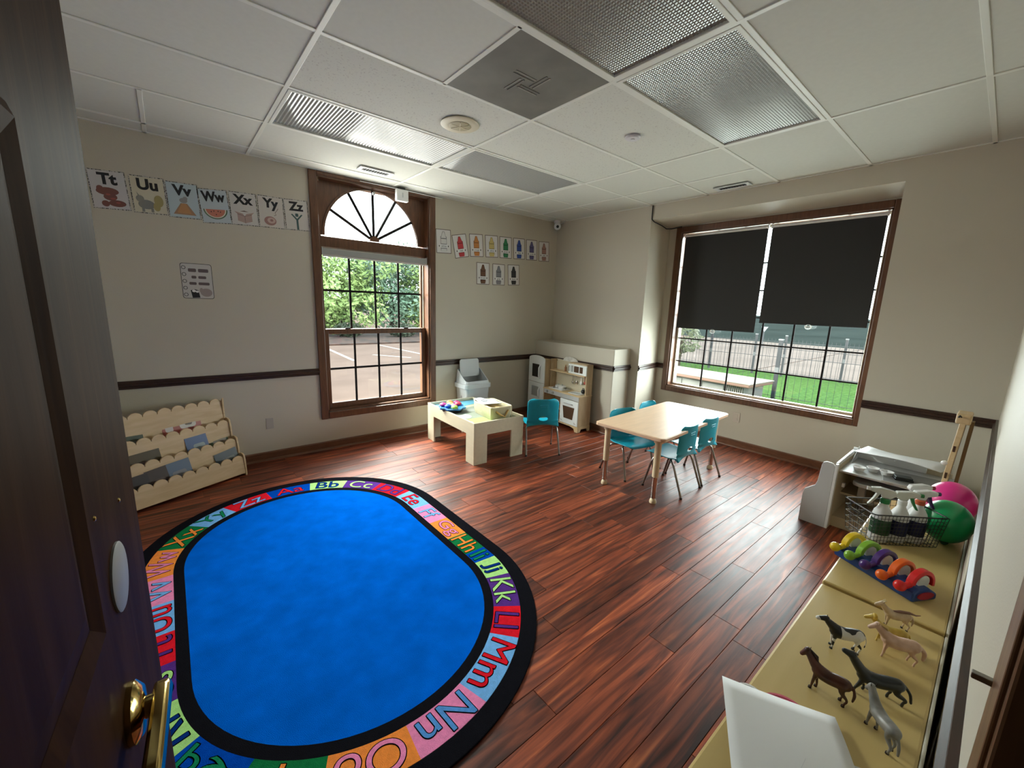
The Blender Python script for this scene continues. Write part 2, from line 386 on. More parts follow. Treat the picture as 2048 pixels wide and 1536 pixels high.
def bar(a, b, w=GB, z=-0.003): 
    if abs(a[0] - b[0]) < 1e-6: lo, hi = (a[0] - w, min(a[1], b[1]), H + z), (a[0] + w, max(a[1], b[1]), H + 0.012)
    else: lo, hi = (min(a[0], b[0]), a[1] - w, H + z), (max(a[0], b[0]), a[1] + w, H + 0.012)
    B('grid_bar', lo, hi, M['grid'], ceil, 0.002)
for yy in ys[1:-1]: bar((XD, yy), (XB, yy))
for xx in (0.0, 1.2192, 2.4384): bar((xx, YC), (xx, YA), z=-0.0035)
bar((0.6096, -1.2192), (0.6096, -0.6096)); bar((-0.6096, 0.6096), (-0.6096, YA)); bar((3.048, -1.2192), (3.048, YA))
for a, b in (((XD, YA - 0.012), (XB, YA - 0.012)), ((XB - 0.012, YC), (XB - 0.012, YA)), ((XD, YC + 0.012), (XB, YC + 0.012))): bar(a, b)

# ---- ceiling lights (switched off): frame and ribbed lens
lbl = ['ceiling light near the alphabet cards, ribbed lens catching window light', 'ceiling light above the wall right of the arched window, bright half-reflecting lens',
       'ceiling light at the top edge, dull grey crosswise lens beside the exhaust panel', 'ceiling light toward the blinds, dark ribbed lens with a pale streak']
for k, (x0, x1, y0, y1) in enumerate(lamp_rects):
    t = thing('ceiling_light', lbl[k], 'ceiling light', ((x0 + x1) / 2, (y0 + y1) / 2, H), 0, 'recessed ceiling lights with ribbed lenses')
    a, b = (x1 - x0) / 2 - GB, (y1 - y0) / 2 - GB; f = 0.022
    MB().strip([(-a + f, -b + f), (a - f, -b + f), (a - f, b - f), (-a + f, b - f)], [(-a, -b), (a, -b), (a, b), (-a, b)], XY, -0.006, 0.01, True).build('frame', M['grid'], t, 0.003)
    a -= f - 0.001; b -= f - 0.001; vs = []; fs = []
    if k < 2:
        n = 110; amp = 0.0035
        for i in range(n + 1):
            x = -a + 2 * a * i / n; z = 0.004 + (amp if i % 2 else 0); vs += [(x, -b, z), (x, b, z)]
        fs = [(2 * i, 2 * i + 2, 2 * i + 3, 2 * i + 1) for i in range(n)]
    else:
        nx, ny = 150, 76
        for j in range(ny + 1):
            for i in range(nx + 1):
                vs.append((-a + 2 * a * i / nx, -b + 2 * b * j / ny, 0.004 + (0.0026 if j % 2 else 0) + (0.0010 if i % 2 else 0)))
        fs = [(j * (nx + 1) + i, j * (nx + 1) + i + 1, (j + 1) * (nx + 1) + i + 1, (j + 1) * (nx + 1) + i) for j in range(ny) for i in range(nx)]
    MB().add(vs, fs).build('lens', M['lens'] if k < 2 else M['lens_dark'], t)
# ---- exhaust panel with pinwheel louvres
t = thing('exhaust_panel', 'square grey return-air panel with pinwheel slots in the ceiling', 'vent', (0.9144, -0.9144, H))
a = 0.3048 - GB
pg = mat('dusty_louvre', (0.24, 0.23, 0.20), 0.6)
dk = mat('dusty_grey_panel', (0.155, 0.15, 0.13), 0.6, var=0.18, vscale=5)
B('panel', (-a, -a, -0.002), (a, a, 0.01), dk, t)
for q in range(4):
    T = Matrix.Rotation(q * PI / 2, 4, 'Z')
    for d in (0.0, 0.022): B('louvre', (-0.015, 0.028 + d, -0.005), (0.115, 0.036 + d, -0.002), pg if d else dk, t, 0, T)
# ---- speaker, detector, registers, cctv, motion sensor
t = thing('ceiling_speaker', 'round yellowed speaker grille in the ceiling', 'speaker', (0.931, -0.261, H))
MB().lathe([(0.0, 0.0), (0.118, 0.0), (0.122, -0.006), (0.112, -0.012), (0.075, -0.012)][::-1], n=40).build('rim', M['offwhite'], t, 0, True)
MB().lathe([(0.0005, -0.011), (0.066, -0.011), (0.07, -0.014), (0.06, -0.017), (0.0005, -0.017)][::-1], n=36).build('grille', mat('speaker_mesh', (0.40, 0.35, 0.22), 0.5), t, 0, True)
for q in range(3): B('spoke', (-0.062, -0.003, -0.019), (0.062, 0.003, -0.0165), M['offwhite'], t, 0, Matrix.Rotation(q * PI / 3, 4, 'Z'))
t = thing('smoke_detector', 'small round pale disc detector on a ceiling tile', 'smoke detector', (1.859, -0.903, H))
dm = mat('lavender_white_plastic', (0.56, 0.55, 0.58), 0.5)
MB().lathe([(0.0005, 0), (0.05, 0), (0.05, -0.009), (0.042, -0.016), (0.0005, -0.017)][::-1], n=32).build('body', dm, t, 0, True)
MB().lathe([(0.0005, -0.016), (0.014, -0.016), (0.012, -0.021), (0.0005, -0.021)][::-1], n=20).build('cap', dm, t, 0, True)
def register(label, loc, rz, L, Wd, fm, sm):
    t = thing('air_register', label, 'vent', loc, rz)
    MB().strip([(-L/2 + .035, -Wd/2 + .025), (L/2 - .035, -Wd/2 + .025), (L/2 - .035, Wd/2 - .025), (-L/2 + .035, Wd/2 - .025)], [(-L/2, -Wd/2), (L/2, -Wd/2), (L/2, Wd/2), (-L/2, Wd/2)], XY, -0.009, -0.0, True).build('frame', fm, t, 0.003)
    B('backing', (-L/2 + .03, -Wd/2 + .02, -0.002), (L/2 - .03, Wd/2 - .02, 0.0), M['black'], t)
    n = int((L - .07) / 0.021)
    for i in range(n):
        x = -L/2 + .045 + i * (L - .09) / (n - 1)
        B('slat', (-0.001, -Wd/2 + .025, -0.005), (0.001, Wd/2 - .025, 0.005), sm, t, 0, Matrix.Translation((x, 0, -0.005)) @ Matrix.Rotation(0.7, 4, 'Y'))
register('white ceiling register with dark slats above the arched window', (0.905, 1.05, H - .004), -0.0, 0.30, 0.115, M['white'], M['white'])
register('small dark ceiling register near the wall above the wide window', (3.39, -0.90, H - .004), PI / 2, 0.30, 0.105, M['greyplastic'], M['black'])
t = thing('security_camera', 'small white dome security camera in the ceiling corner', 'camera', (3.46, 1.34, H))
MB().lathe([(0.0005, 0), (0.04, 0), (0.04, -0.035), (0.03, -0.024), (0.0005, -0.046)][::-1], n=24).build('base', M['white'], t, 0, True)
MB().ball((-0.012, -0.02, -0.075), 0.045, 20, 12).build('dome', M['white'], t, 0, 'all')
MB().ball((-0.036, -0.047, -0.083), 0.019, 14, 9).build('lens', M['black'], t, 0, 'all')
MB().tube([(0.03, -0.02, -0.04), (0.06, -0.06, -0.02), (0.075, -0.09, -0.002)], 0.005, 8).build('bracket_arm', M['greyplastic'], t, 0, True)
t = thing('motion_sensor', 'white box sensor on a black bracket above the arched window', 'sensor', (1.295, 1.385, H))
B('bracket', (-0.035, -0.02, -0.03), (0.035, 0.03, -0.004), M['black'], t, 0.003)
B('housing', (-0.062, -0.035, -0.135), (0.062, 0.015, -0.025), M['white'], t, 0.008)
B('lens', (-0.006, -0.038, -0.1), (0.006, -0.034, -0.055), M['greyplastic'], t, 0.002)
MB().tube([(-0.03, 0.0, -0.02), (-0.4, 0.025, -0.018)], 0.004, 6).build('cable', M['white'], t)
MB().tube([(0.05, 0.0, -0.02), (0.48, 0.025, -0.018)], 0.004, 6).build('cable', M['white'], t)
tag(MB().tube([(3.548, -0.012, H - .004), (3.548, -0.012, 2.47), (3.55, -0.012, 2.425), (3.60, -0.012, 2.405), (3.78, 0.0, 2.392), (3.93, 0.03, 2.382), (4.03, 0.02, 2.395), (4.055, -0.09, 2.408)], 0.006, 6).build('camera_cable', M['ink'], None, 0, True), 'loose dark cable running from the ceiling along the recess corner', 'cable')

# ---- rails and baseboards
def rail(name, x0, y0, x1, y1, m=None, z=RAIL, h=0.062, p=0.022, parent=None):
    """moulding along a wall from p0 to p1, room on the left of the direction"""
    d = Vector((x1 - x0, y1 - y0, 0)); L = d.length; d.normalize(); n = Vector((-d.y, d.x, 0))
    prof = [(0, -h/2), (p * .55, -h/2), (p * .55, -h * .22), (p, -h * .12), (p, h * .12), (p * .55, h * .22), (p * .55, h/2), (0, h/2)]
    fn = lambda u, v, t: (x0 + d.x * t + n.x * u, y0 + d.y * t + n.y * u, z + v)
    o = MB().prism(prof, fn, -0.0, L).build(name, m or M['trim_x'], parent); return struct(o)
rail('trim_1', WX0 - 0.06, YA, XD, YA); rail('trim_2', 3.245, YA, WX1 + 0.06, YA)
t = rail('trim_3', 3.245, 0.115, 3.245, YA); rail('trim_4', XB, 0.115, 3.245, 0.115)
rail('trim_5', XR, 0.075, XB, 0.0); rail('trim_6', XR, -0.03, XR, 0.075); rail('trim_7', XB, YC, XB, RY0); rail('trim_8', 0.04, YC, XB, YC)
def base(name, x0, y0, x1, y1):
    d = Vector((x1 - x0, y1 - y0, 0)); L = d.length; d.normalize(); n = Vector((-d.y, d.x, 0))
    fn = lambda u, v, t: (x0 + d.x * t + n.x * u, y0 + d.y * t + n.y * u, v)
    o = struct(MB().prism([(0, 0), (0.012, 0), (0.012, 0.07), (0.006, 0.08), (0, 0.08)], fn, 0, L).build(name, M['base']))
    MB().prism([(0.012, 0.0), (0.026, 0.0), (0.022, 0.012), (0.012, 0.018)], fn, 0, L).build('shoe_moulding', M['base'], o)
base('baseboard_north', 3.245, YA, XD, YA); base('baseboard_ledge', 3.245, 0.115, 3.245, YA); base('baseboard_ledge_end', XB, 0.115, 3.245, 0.115)
base('baseboard_reveal', XR, 0.075, XB, 0.0); base('baseboard_east', XR, RY0, XR, 0.075); base('baseboard_east_pier', XB, YC, XB, RY0); base('baseboard_south', 0.04, YC, XB, YC)

# ------------------------------------------------------------------ arched window (window_1)
w1 = struct(empty('window_1')); w1['label'] = 'brown wooden double-hung window with a fan-shaped arch on top'
cm = M['casing']; cw = 0.068; ct = 0.02
for a, b in (((WX0 - cw, YA - ct, WZ0 - cw), (WX0, YA, H - 0.005)), ((WX1, YA - ct, WZ0 - cw), (WX1 + cw, YA, H - 0.005)), ((WX0, YA - ct, WZ1), (WX1, YA, H - 0.005)), ((WX0, YA - ct, WZ0 - cw), (WX1, YA, WZ0))):
    B('casing', a, b, cm, w1, 0.006)
B('sill_lip', (WX0 - 0.0, YA - 0.03, WZ0 - 0.012), (WX1, YA + 0.0, WZ0), cm, w1, 0.004)
for a, b in (((WX0, YA, WZ0), (WX0 + 0.014, YA + 0.21, WZ1)), ((WX1 - 0.014, YA, WZ0), (WX1, YA + 0.21, WZ1)), ((WX0, YA, WZ0), (WX1, YA + 0.21, WZ0 + 0.016)), ((WX0, YA, WZ1 - 0.014), (WX1, YA + 0.21, WZ1))):
    B('jamb', a, b, cm, w1)
for x in (WX0 + 0.014, WX1 - 0.026): B('jamb_track', (x, YA + 0.10, 1.16), (x + 0.012, YA + 0.155, 1.93), M['offwhite'], w1)
B('transom', (WX0 + .014, YA + 0.055, 1.935), (WX1 - .014, YA + 0.17, 2.03), cm, w1, 0.006)
acx, acz, AR = 1.063, 2.045, 0.495; ay = YA + 0.10
# spandrel panel with the arched cut-out
x0, x1, zt = WX0 + 0.014, WX1 - 0.014, WZ1 - 0.014
vs = []; n = 40
inn = [(acx + AR * math.cos(PI * i / n), acz + min(AR * math.sin(PI * i / n), 0.482)) for i in range(n + 1)]
def outp(i):
    a = PI * i / n; c, s = math.cos(a), math.sin(a)
    k = min(((x1 - acx) / c if c > 1e-6 else 1e9), ((x0 - acx) / c if c < -1e-6 else 1e9), ((zt - acz) / s if s > 1e-6 else 1e9))
    return (acx + c * k, acz + s * k)
out = [outp(i) for i in range(n + 1)]
out = [(max(x0, min(x1, p[0])), max(acz - 0.015, min(zt, p[1]))) for p in out]
fnA = lambda u, v, t: (u, t, v)
MB().strip(inn, out, fnA, ay - 0.005, ay + 0.03).build('spandrel', cm, w1)
MB().strip([(acx + (AR - 0.022) * math.cos(PI * i / n), acz + min((AR - .022) * math.sin(PI * i / n), 0.47)) for i in range(n + 1)], inn, fnA, ay - 0.012, ay + 0.02).build('arch_trim', cm, w1)
for q in range(1, 6):
    a = PI * q / 6; d = Vector((math.cos(a), 0, math.sin(a))); L = min(AR - 0.01, 0.48 / max(math.sin(a), 0.01))
    MB().tube([Vector((acx, ay + 0.01, acz)) + d * 0.04, Vector((acx, ay + 0.01, acz)) + d * L], 0.0135, 8).build('fan_bar', M['muntin'], w1)
MB().prism([(acx + 0.05 * math.cos(PI * i / 12), acz - 0.005 + 0.05 * math.sin(PI * i / 12)) for i in range(13)], fnA, ay - 0.012, ay + 0.02).build('fan_hub', cm, w1)
for q in range(6):
    pts = [(acx, acz)] + [(acx + (AR + .005) * math.cos(PI * (q + i / 6) / 6), acz + min((AR + .005) * math.sin(PI * (q + i / 6) / 6), 0.485)) for i in range(7)]
    MB().add([(u, ay + 0.018, v) for u, v in pts], [tuple(range(8))]).build('pane', M['glass'], w1)
B('latch_knob', (1.055, ay - 0.03, 2.475), (1.075, ay - 0.005, 2.505), M['white'], w1, 0.004)
def sash(name, x0, x1, z0, z1, yc, st, bot, top, nx, nz, m, mw=0.010):
    s = empty(name, (0, 0, 0), w1)
    for a, b in (((x0, yc - .018, z0), (x0 + st, yc + .018, z1)), ((x1 - st, yc - .018, z0), (x1, yc + .018, z1)), ((x0 + st, yc - .018, z0), (x1 - st, yc + .018, z0 + bot)), ((x0 + st, yc - .018, z1 - top), (x1 - st, yc + .018, z1))):
        B('sash_frame', a, b, m, s, 0.004)
    gx0, gx1, gz0, gz1 = x0 + st, x1 - st, z0 + bot, z1 - top
    for i in range(1, nx): x = gx0 + (gx1 - gx0) * i / nx; B('muntin', (x - mw, yc - 0.004, gz0), (x + mw, yc + 0.004, gz1), M['muntin'], s)
    for j in range(1, nz): z = gz0 + (gz1 - gz0) * j / nz; B('muntin', (gx0, yc - 0.005, z - mw), (gx1, yc + 0.005, z + mw), M['muntin'], s)
    for i in range(nx):
        for j in range(nz):
            a, b = gx0 + (gx1 - gx0) * i / nx, gx0 + (gx1 - gx0) * (i + 1) / nx; c, d = gz0 + (gz1 - gz0) * j / nz, gz0 + (gz1 - gz0) * (j + 1) / nz
            MB().add([(a, yc, c), (b, yc, c), (b, yc, d), (a, yc, d)], [(0, 1, 2, 3)]).build('pane', M['glass'], s)
    return s
sash('upper_sash', 0.53, 1.61, 1.135, 1.93, YA + 0.135, 0.03, 0.04, 0.02, 4, 2, cm)
ls = sash('lower_sash', 0.53, 1.61, WZ0 + 0.016, 1.175, YA + 0.085, 0.045, 0.05, 0.05, 4, 2, cm)
for x in (0.76, 1.38): B('sash_lock', (x - .025, YA + .065, 1.176), (x + .025, YA + .10, 1.186), M['muntin'], ls, 0.003)
t = thing('blind_cassette', 'grey rolled-up blind cassette above the upper sash', 'blind', (1.07, YA + 0.045, 1.89))
B('cassette', (-0.535, -0.03, -0.028), (0.535, 0.022, 0.03), M['rail_grey'], t, 0.01)
B('hem_bar', (-0.52, -0.008, -0.042), (0.52, 0.004, -0.029), M['white'], t, 0.003)
for x in (-0.535, 0.527): B('end_cap', (x, -0.034, -0.032), (x + .008, 0.026, 0.034), M['greyplastic'], t, 0.002)

# ------------------------------------------------------------------ wide window (window_2)
w2 = struct(empty('window_2')); w2['label'] = 'wide brown-cased grid window in the wall recess'
cw = 0.062; X0 = XR - 0.018
for a, b in (((X0, BY0 - cw, BZ0 - cw), (XR, BY0, BZ1 + cw)), ((X0, BY1, BZ0 - cw), (XR, BY1 + cw, BZ1 + cw)), ((X0, BY0, BZ1), (XR, BY1, BZ1 + cw)), ((X0, BY0, BZ0 - cw), (XR, BY1, BZ0))):
    B('casing', a, b, cm, w2, 0.006)
for a, b in (((XR, BY0, BZ0), (XR + .2, BY0 + .014, BZ1)), ((XR, BY1 - .014, BZ0), (XR + .2, BY1, BZ1)), ((XR, BY0, BZ0), (XR + .2, BY1, BZ0 + .012)), ((XR, BY0, BZ1 - .012), (XR + .2, BY1, BZ1))):
    B('jamb', a, b, cm, w2)
xw = XR + 0.11
for a, b in (((xw - .02, BY0 + .014, BZ0 + .012), (xw + .02, BY0 + .034, BZ1 - .012)), ((xw - .02, BY1 - .034, BZ0 + .012), (xw + .02, BY1 - .014, BZ1 - .012)), ((xw - .02, BY0 + .034, BZ0 + .012), (xw + .02, BY1 - .034, BZ0 + .032)), ((xw - .02, BY0 + .034, BZ1 - .032), (xw + .02, BY1 - .034, BZ1 - .012))):
    B('sash_frame', a, b, M['offwhite'], w2, 0.003)
gy = [BY1 - .034] + [-0.455, -0.74, -1.037, -1.32, -1.61] + [BY0 + .034]; gz = [BZ0 + .032, 0.852, 1.13, 1.41, 1.69, 1.97, BZ1 - .032]
for yv in gy[1:-1]: B('muntin', (xw - .005, yv - .008, gz[0]), (xw + .005, yv + .008, gz[-1]), M['muntin'], w2)
for zv in gz[1:-1]: B('muntin', (xw - .006, gy[-1], zv - .007), (xw + .006, gy[0], zv + .007), M['muntin'], w2)
for i in range(6):
    for j in range(6):
        MB().add([(xw, gy[i], gz[j]), (xw, gy[i + 1], gz[j]), (xw, gy[i + 1], gz[j + 1]), (xw, gy[i], gz[j + 1])], [(0, 1, 2, 3)]).build('pane', M['glass'], w2)
def blind(label, y0, y1, zb):
    t = thing('roller_blind', label, 'blind', (XR + 0.035, (y0 + y1) / 2, zb), 0, 'charcoal roller blinds on the wide window')
    hw = abs(y1 - y0) / 2; zt = BZ1 - 0.045 - zb
    B('fabric', (-0.001, -hw, 0.0), (0.001, hw, zt), M['blind'], t)
    MB().tube([(0.0, -hw, zt + .01), (0.0, hw, zt + .01)], 0.014, 12).build('roller', M['white'], t, 0, True)
    B('hem_bar', (-0.004, -hw, -0.008), (0.004, hw, 0.008), M['blind'], t, 0.002)
    for s in (-1, 1): B('bracket', (-.012, s * hw - .006, zt - .01), (.012, s * hw + .006, zt + .03), M['white'], t, 0.002)
    pts = [(0, 0.026 * math.cos(2*PI*i/20), -0.022 + 0.02 * math.sin(2*PI*i/20)) for i in range(20)]
    p = MB().tube(pts, 0.005, 6, True).build('pull_ring', M['white'], t, 0, True)
    B('pull_bar', (-.003, -.02, -.027), (.003, .02, -.017), M['white'], p)
blind('charcoal blind beside the recess corner, hanging lower than its neighbour', -0.118, -0.985, 1.262)
blind('wider charcoal blind, hanging a little higher, nearer the easel', -1.02, -1.888, 1.366)
# outlet below the wide window
t = thing('wall_outlet', 'beige power outlet plate below the wide window', 'outlet', (XR, -0.944, 0.33))
om = mat('beige_outlet', (0.55, 0.49, 0.42), 0.4)
B('plate', (-0.006, -0.035, -0.057), (0, 0.035, 0.057), om, t, 0.003)
for z in (-0.02, 0.02): B('socket', (-0.009, -0.014, z - .014), (-0.005, 0.014, z + .014), om, t, 0.002)
t = thing('wall_patch', 'small grey smudged plate low on the wall beside the book rack', 'plate', (0.01, YA, 0.34))
B('plate', (-0.03, -0.004, -0.05), (0.03, 0, 0.05), mat('wall_grey_plate', (0.42, 0.39, 0.36), 0.5), t, 0.002)

# ------------------------------------------------------------------ open door and doorway
d1 = struct(empty('door_1', (-0.715, YC + 0.004, 0))); d1['label'] = 'open dark brown panel door with brass lever'
DW, DT = 0.762, 0.045
d1.rotation_euler = (0, 0, math.radians(-3.9))
# leaf in local frame: hinge at origin, leaf along +y, room face at +x
dp = [(0.0, 0.0), (DW, 0.0)]
B('leaf', (-DT, 0.0, 0.012), (0, DW, 2.04), M['door'], d1, 0.003)
for (pa, pb) in ((0.23, 0.525),):
    for (za, zb) in ((0.22, 0.95), (1.15, 1.58), (1.70, 1.93)):
        mo = MB()
        for k_, (i0, h0, i1, h1) in enumerate(((0, 0.0005, .012, .006), (.012, .006, .03, .001))):
            q0 = [(pa + i0, za + i0), (pb - i0, za + i0), (pb - i0, zb - i0), (pa + i0, zb - i0)]; q1 = [(pa + i1, za + i1), (pb - i1, za + i1), (pb - i1, zb - i1), (pa + i1, zb - i1)]
            mo.rings([[(h0, u, v) for u, v in q0], [(h1, u, v) for u, v in q1]], False, False)
        mo.build('panel_moulding', M['door'], d1)
        MB().rings([[(.0008, u, v) for u, v in ((pa + .03, za + .03), (pb - .03, za + .03), (pb - .03, zb - .03), (pa + .03, zb - .03))], [(.007, u, v) for u, v in ((pa + .06, za + .06), (pb - .06, za + .06), (pb - .06, zb - .06), (pa + .06, zb - .06))]], False, True).build('panel', M['door'], d1)
for (yy_, zz_) in ((.667, 1.222), (.563, 1.248)): MB().lathe([(.0005, 0), (.0028, 0), (.0022, .0012), (.0005, .0016)], n=14, T=Matrix.Translation((0, yy_, zz_)) @ Matrix.Rotation(PI / 2, 4, 'Y')).build('screw', M['brass'], d1)
Tl = Matrix.Translation((0, 0.570, 1.026)) @ Matrix.Rotation(PI / 2, 4, 'Y')
hd = MB().lathe([(0.0005, 0), (0.030, 0), (0.030, 0.005), (0.023, 0.011), (0.0005, 0.014)], n=28, T=Tl).build('rose', M['brass'], d1, 0, True)
lv = MB().tube([(0.012, 0.570, 1.026), (0.026, 0.570, 1.026)], 0.011, 14).build('lever_neck', M['brass'], d1, 0, True)
MB().rings([[(0.025 + a * .8, 0.580 - s, 1.026 + b) for a, b in ((-0.008, -hh), (0.008, -hh), (0.011, 0), (0.008, hh), (-0.008, hh), (-0.011, 0))] for s, hh in ((-0.012, 0.009), (0.0, 0.012), (0.04, 0.010), (0.08, 0.009), (0.105, 0.010), (0.113, 0.006))]).build('lever', M['brass'], d1, 0.003, True)
B('latch_plate', (-0.035, DW, 0.93), (-0.01, DW + 0.002, 1.04), M['brass'], d1)
Tl = Matrix.Translation((0, 0.612, 1.159)) @ Matrix.Rotation(PI / 2, 4, 'Y')
MB().lathe([(0.0005, 0), (0.036, 0), (0.036, 0.002), (0.034, 0.003), (0.0005, 0.003)], n=32, T=Tl).build('cover_plate', mat('grey_disc', (0.21, 0.215, 0.215), 0.5), d1, 0, True)
for z in (0.25, 1.05, 1.85): MB().tube([(0.004, -0.002, z - .024), (0.004, -0.002, z + .024)], 0.007, 10).build('hinge', M['brass'], d1, 0, True)
fr = struct(empty('door_frame_1')); fr['label'] = 'brown wooden doorway casing'
dm = wood('doorway_casing_wood', (0.11, 0.052, 0.022), (0.18, 0.09, 0.04), 0.35, 5, (9, 9, 1.2))
for a, b in (((DX1 - .006, YC, 0), (DX1 + .063, YC + .008, DZ + .06)), ((DX0 - .06, YC, 0), (DX0 + .006, YC + .008, DZ + .06)), ((DX0, YC, DZ - .006), (DX1, YC + .008, DZ + .06))): B('casing', a, b, dm, fr, 0.002)
for a, b in (((DX1 - .018, YC - T_, 0), (DX1, YC + .004, DZ)), ((DX0, YC - T_, 0), (DX0 + .018, YC + .004, DZ)), ((DX0, YC - T_, DZ - .018), (DX1, YC + .004, DZ))): B('jamb', a, b, dm, fr, 0.003)
B('door_stop', (DX1 - .03, YC - .09, 0), (DX1 - .018, YC - .05, DZ), dm, fr, 0.003)
B('strike_plate', (DX1 + .056, YC + .006, 1.072), (DX1 + .064, YC + .023, 1.079), M['tube'], fr, 0.001)

# ------------------------------------------------------------------ alphabet rug
RC, RY1c, RY2c, RR = -0.055, -0.10, -0.92, 0.72
def rugpt(s, R):
    """point at radius R for clockwise arclength s (measured at RR) from the far end"""
    q = PI * RR / 2; Ls = RY1c - RY2c; P = 4 * q + 2 * Ls; s %= P
    if s < q: a = PI/2 - s / RR; return (RC + R * math.cos(a), RY1c + R * math.sin(a)), a
    if s < q + Ls: return (RC + R, RY1c - (s - q)), 0.0
    if s < 3 * q + Ls: a = -(s - q - Ls) / RR; return (RC + R * math.cos(a), RY2c + R * math.sin(a)), a
    if s < 3 * q + 2 * Ls: return (RC - R, RY2c + (s - 3 * q - Ls)), PI
    a = PI - (s - 3 * q - 2 * Ls) / RR; return (RC + R * math.cos(a), RY1c + R * math.sin(a)), a
RP = 2 * PI * RR + 2 * (RY1c - RY2c)
RI, RB0, RB1, RO = 0.615, 0.66, 0.79, 0.865; RZ = 0.009
rug = thing('alphabet_rug', 'oval blue alphabet rug with a border of coloured letter squares', 'rug', (0, 0, 0))
ln = lambda R, n=120: [rugpt(RP * i / n, R)[0] for i in range(n)]
MB().prism(ln(RI), XY, 0.0005, RZ).build('field', R_['field'], rug)
MB().strip(ln(RI), ln(RB0), XY, 0.0005, RZ, True).build('inner_border', R_['black'], rug)
MB().strip(ln(RB1), ln(RO), XY, 0.0005, RZ, True).build('outer_border', R_['black'], rug, 0.003)
bnd = [-0.10, .178, .432, .694, .960, 1.221, 1.466, 1.701, 1.900, 2.005, 2.166, 2.400, 2.580, 2.880, 3.138, 3.409, 3.660, 3.914, 4.150, 4.365, 4.563, 4.799, 5.035, 5.325, 5.575, 5.799, RP - 0.10]
cyc = [('blue', 'red'), ('lgreen', 'navy'), ('purple', 'lgreen'), ('red', 'purple'), ('lblue', 'red'), ('pink', 'lblue'), ('orange', 'pink'), ('green', 'orange'), ('blue', 'dgreen'), ('lgreen', 'navy'), ('purple', 'lgreen'), ('red', 'purple'), ('lblue', 'red'), ('pink', 'mblue'), ('orange', 'pink'), ('green', 'orange'), ('blue', 'dgreen'), ('lgreen', 'navy'), ('purple', 'lgreen'), ('red', 'purple'), ('lblue', 'red'), ('pink', 'lblue'), ('orange', 'pink'), ('green', 'orange'), ('lblue', 'dgreen'), ('red', 'lblue')]
for i, ch in enumerate('ABCDEFGHIJKLMNOPQRSTUVWXYZ'):
    s0, s1 = bnd[i], bnd[i + 1]; k = 7
    a = [rugpt(s0 + (s1 - s0) * j / k, RB0)[0] for j in range(k + 1)]; b = [rugpt(s0 + (s1 - s0) * j / k, RB1)[0] for j in range(k + 1)]
    sq = MB().strip(a, b, XY, 0.0005, RZ).build('letter_square', R_[cyc[i][0]], rug)
    (px, py), an = rugpt((s0 + s1) / 2, (RB0 + RB1) / 2)
    word = ch + ch.lower(); wd = (s1 - s0) * 0.86
    me = text_mesh(word, 0.135, 0.0004)
    x_ = [v.co.x for v in me.vertices]; y_ = [v.co.y for v in me.vertices]; mxc = (max(x_) + min(x_)) / 2; myc = (max(y_) + min(y_)) / 2
    sx = min(wd / (max(x_) - min(x_)), 1.25); sy = min(0.110 / (max(y_) - min(y_)), 1.2)
    for v in me.vertices: v.co.x = (v.co.x - mxc) * sx; v.co.y = (v.co.y - myc) * sy
    o = link('letter', me, R_[cyc[i][1]], sq); o.location = (px, py, RZ + 0.0012); o.rotation_euler = (0, 0, an - PI / 2)
    mb = MB(); base_v = [tuple(v.co) for v in me.vertices]; base_f = [tuple(p.vertices) for p in me.polygons]
    for k_ in range(12): mb.add([(vx + .0034 * math.cos(k_ * PI / 6), vy + .0034 * math.sin(k_ * PI / 6), vz) for vx, vy, vz in base_v], base_f)
    ol = bpy.data.meshes.new('letter_outline'); ol.from_pydata(mb.v, [], mb.f); ol.update()
    o = link('letter_outline', ol, R_['black'], sq); o.location = (px, py, RZ + 0.0005); o.rotation_euler = (0, 0, an - PI / 2)

# ------------------------------------------------------------------ cards on the north wall
fnW = lambda cx, cz, rot, y: (lambda u, v, t: (cx + u * math.cos(rot) - v * math.sin(rot), y - t, cz + u * math.sin(rot) + v * math.cos(rot)))
def on_card(o_parent, name, polys, m, z0, z1):
    mb = MB()
    for k, p in enumerate(polys): mb.prism(p, lambda u, v, t: (u, -t, v), z0, z1 + .00015 * k)
    return mb.build(name, m, o_parent)
def wtext(parent, body, size, u, v, m, d=0.0016, sx=1.0, bold=0.0):
    me = text_mesh(body, size, 0.0002, bold)
    o = link('lettering', me, m, parent); o.rotation_euler = (PI / 2, 0, 0); o.location = (u, -d, v); o.scale = (sx, 1, 1); return o
frame_m = speckle('dotted_card_border', (0.02, 0.02, 0.02), (0.50, 0.49, 0.47), 150, 0.46, 0.54)
cards = [('Tt', -0.835, 2.148, 3.0, (0.56, 0.54, 0.55), 'brown beast'), ('Uu', -0.628, 2.151, 2.1, (0.58, 0.54, 0.42), 'grey unicorn'), ('Vv', -0.434, 2.149, 1.7, (0.44, 0.53, 0.58), 'volcano'), ('Ww', -0.242, 2.140, 5.0, (0.46, 0.53, 0.57), 'watermelon slice'),
         ('Xx', -0.049, 2.152, 2.4, (0.56, 0.54, 0.52), 'open box'), ('Yy', 0.146, 2.159, 0.9, (0.58, 0.54, 0.50), 'yo-yo'), ('Zz', 0.341, 2.166, 2.5, (0.58, 0.55, 0.51), 'zipper')]
def ell(cx, cy, rx, ry=None, n=18, a0=0, a1=360):
    ry = ry or rx
    return [(cx + rx * math.cos(math.radians(a0 + (a1 - a0) * i / (n if a1 - a0 < 360 else n))), cy + ry * math.sin(math.radians(a0 + (a1 - a0) * i / n))) for i in range(n + (1 if a1 - a0 < 360 else 0))]
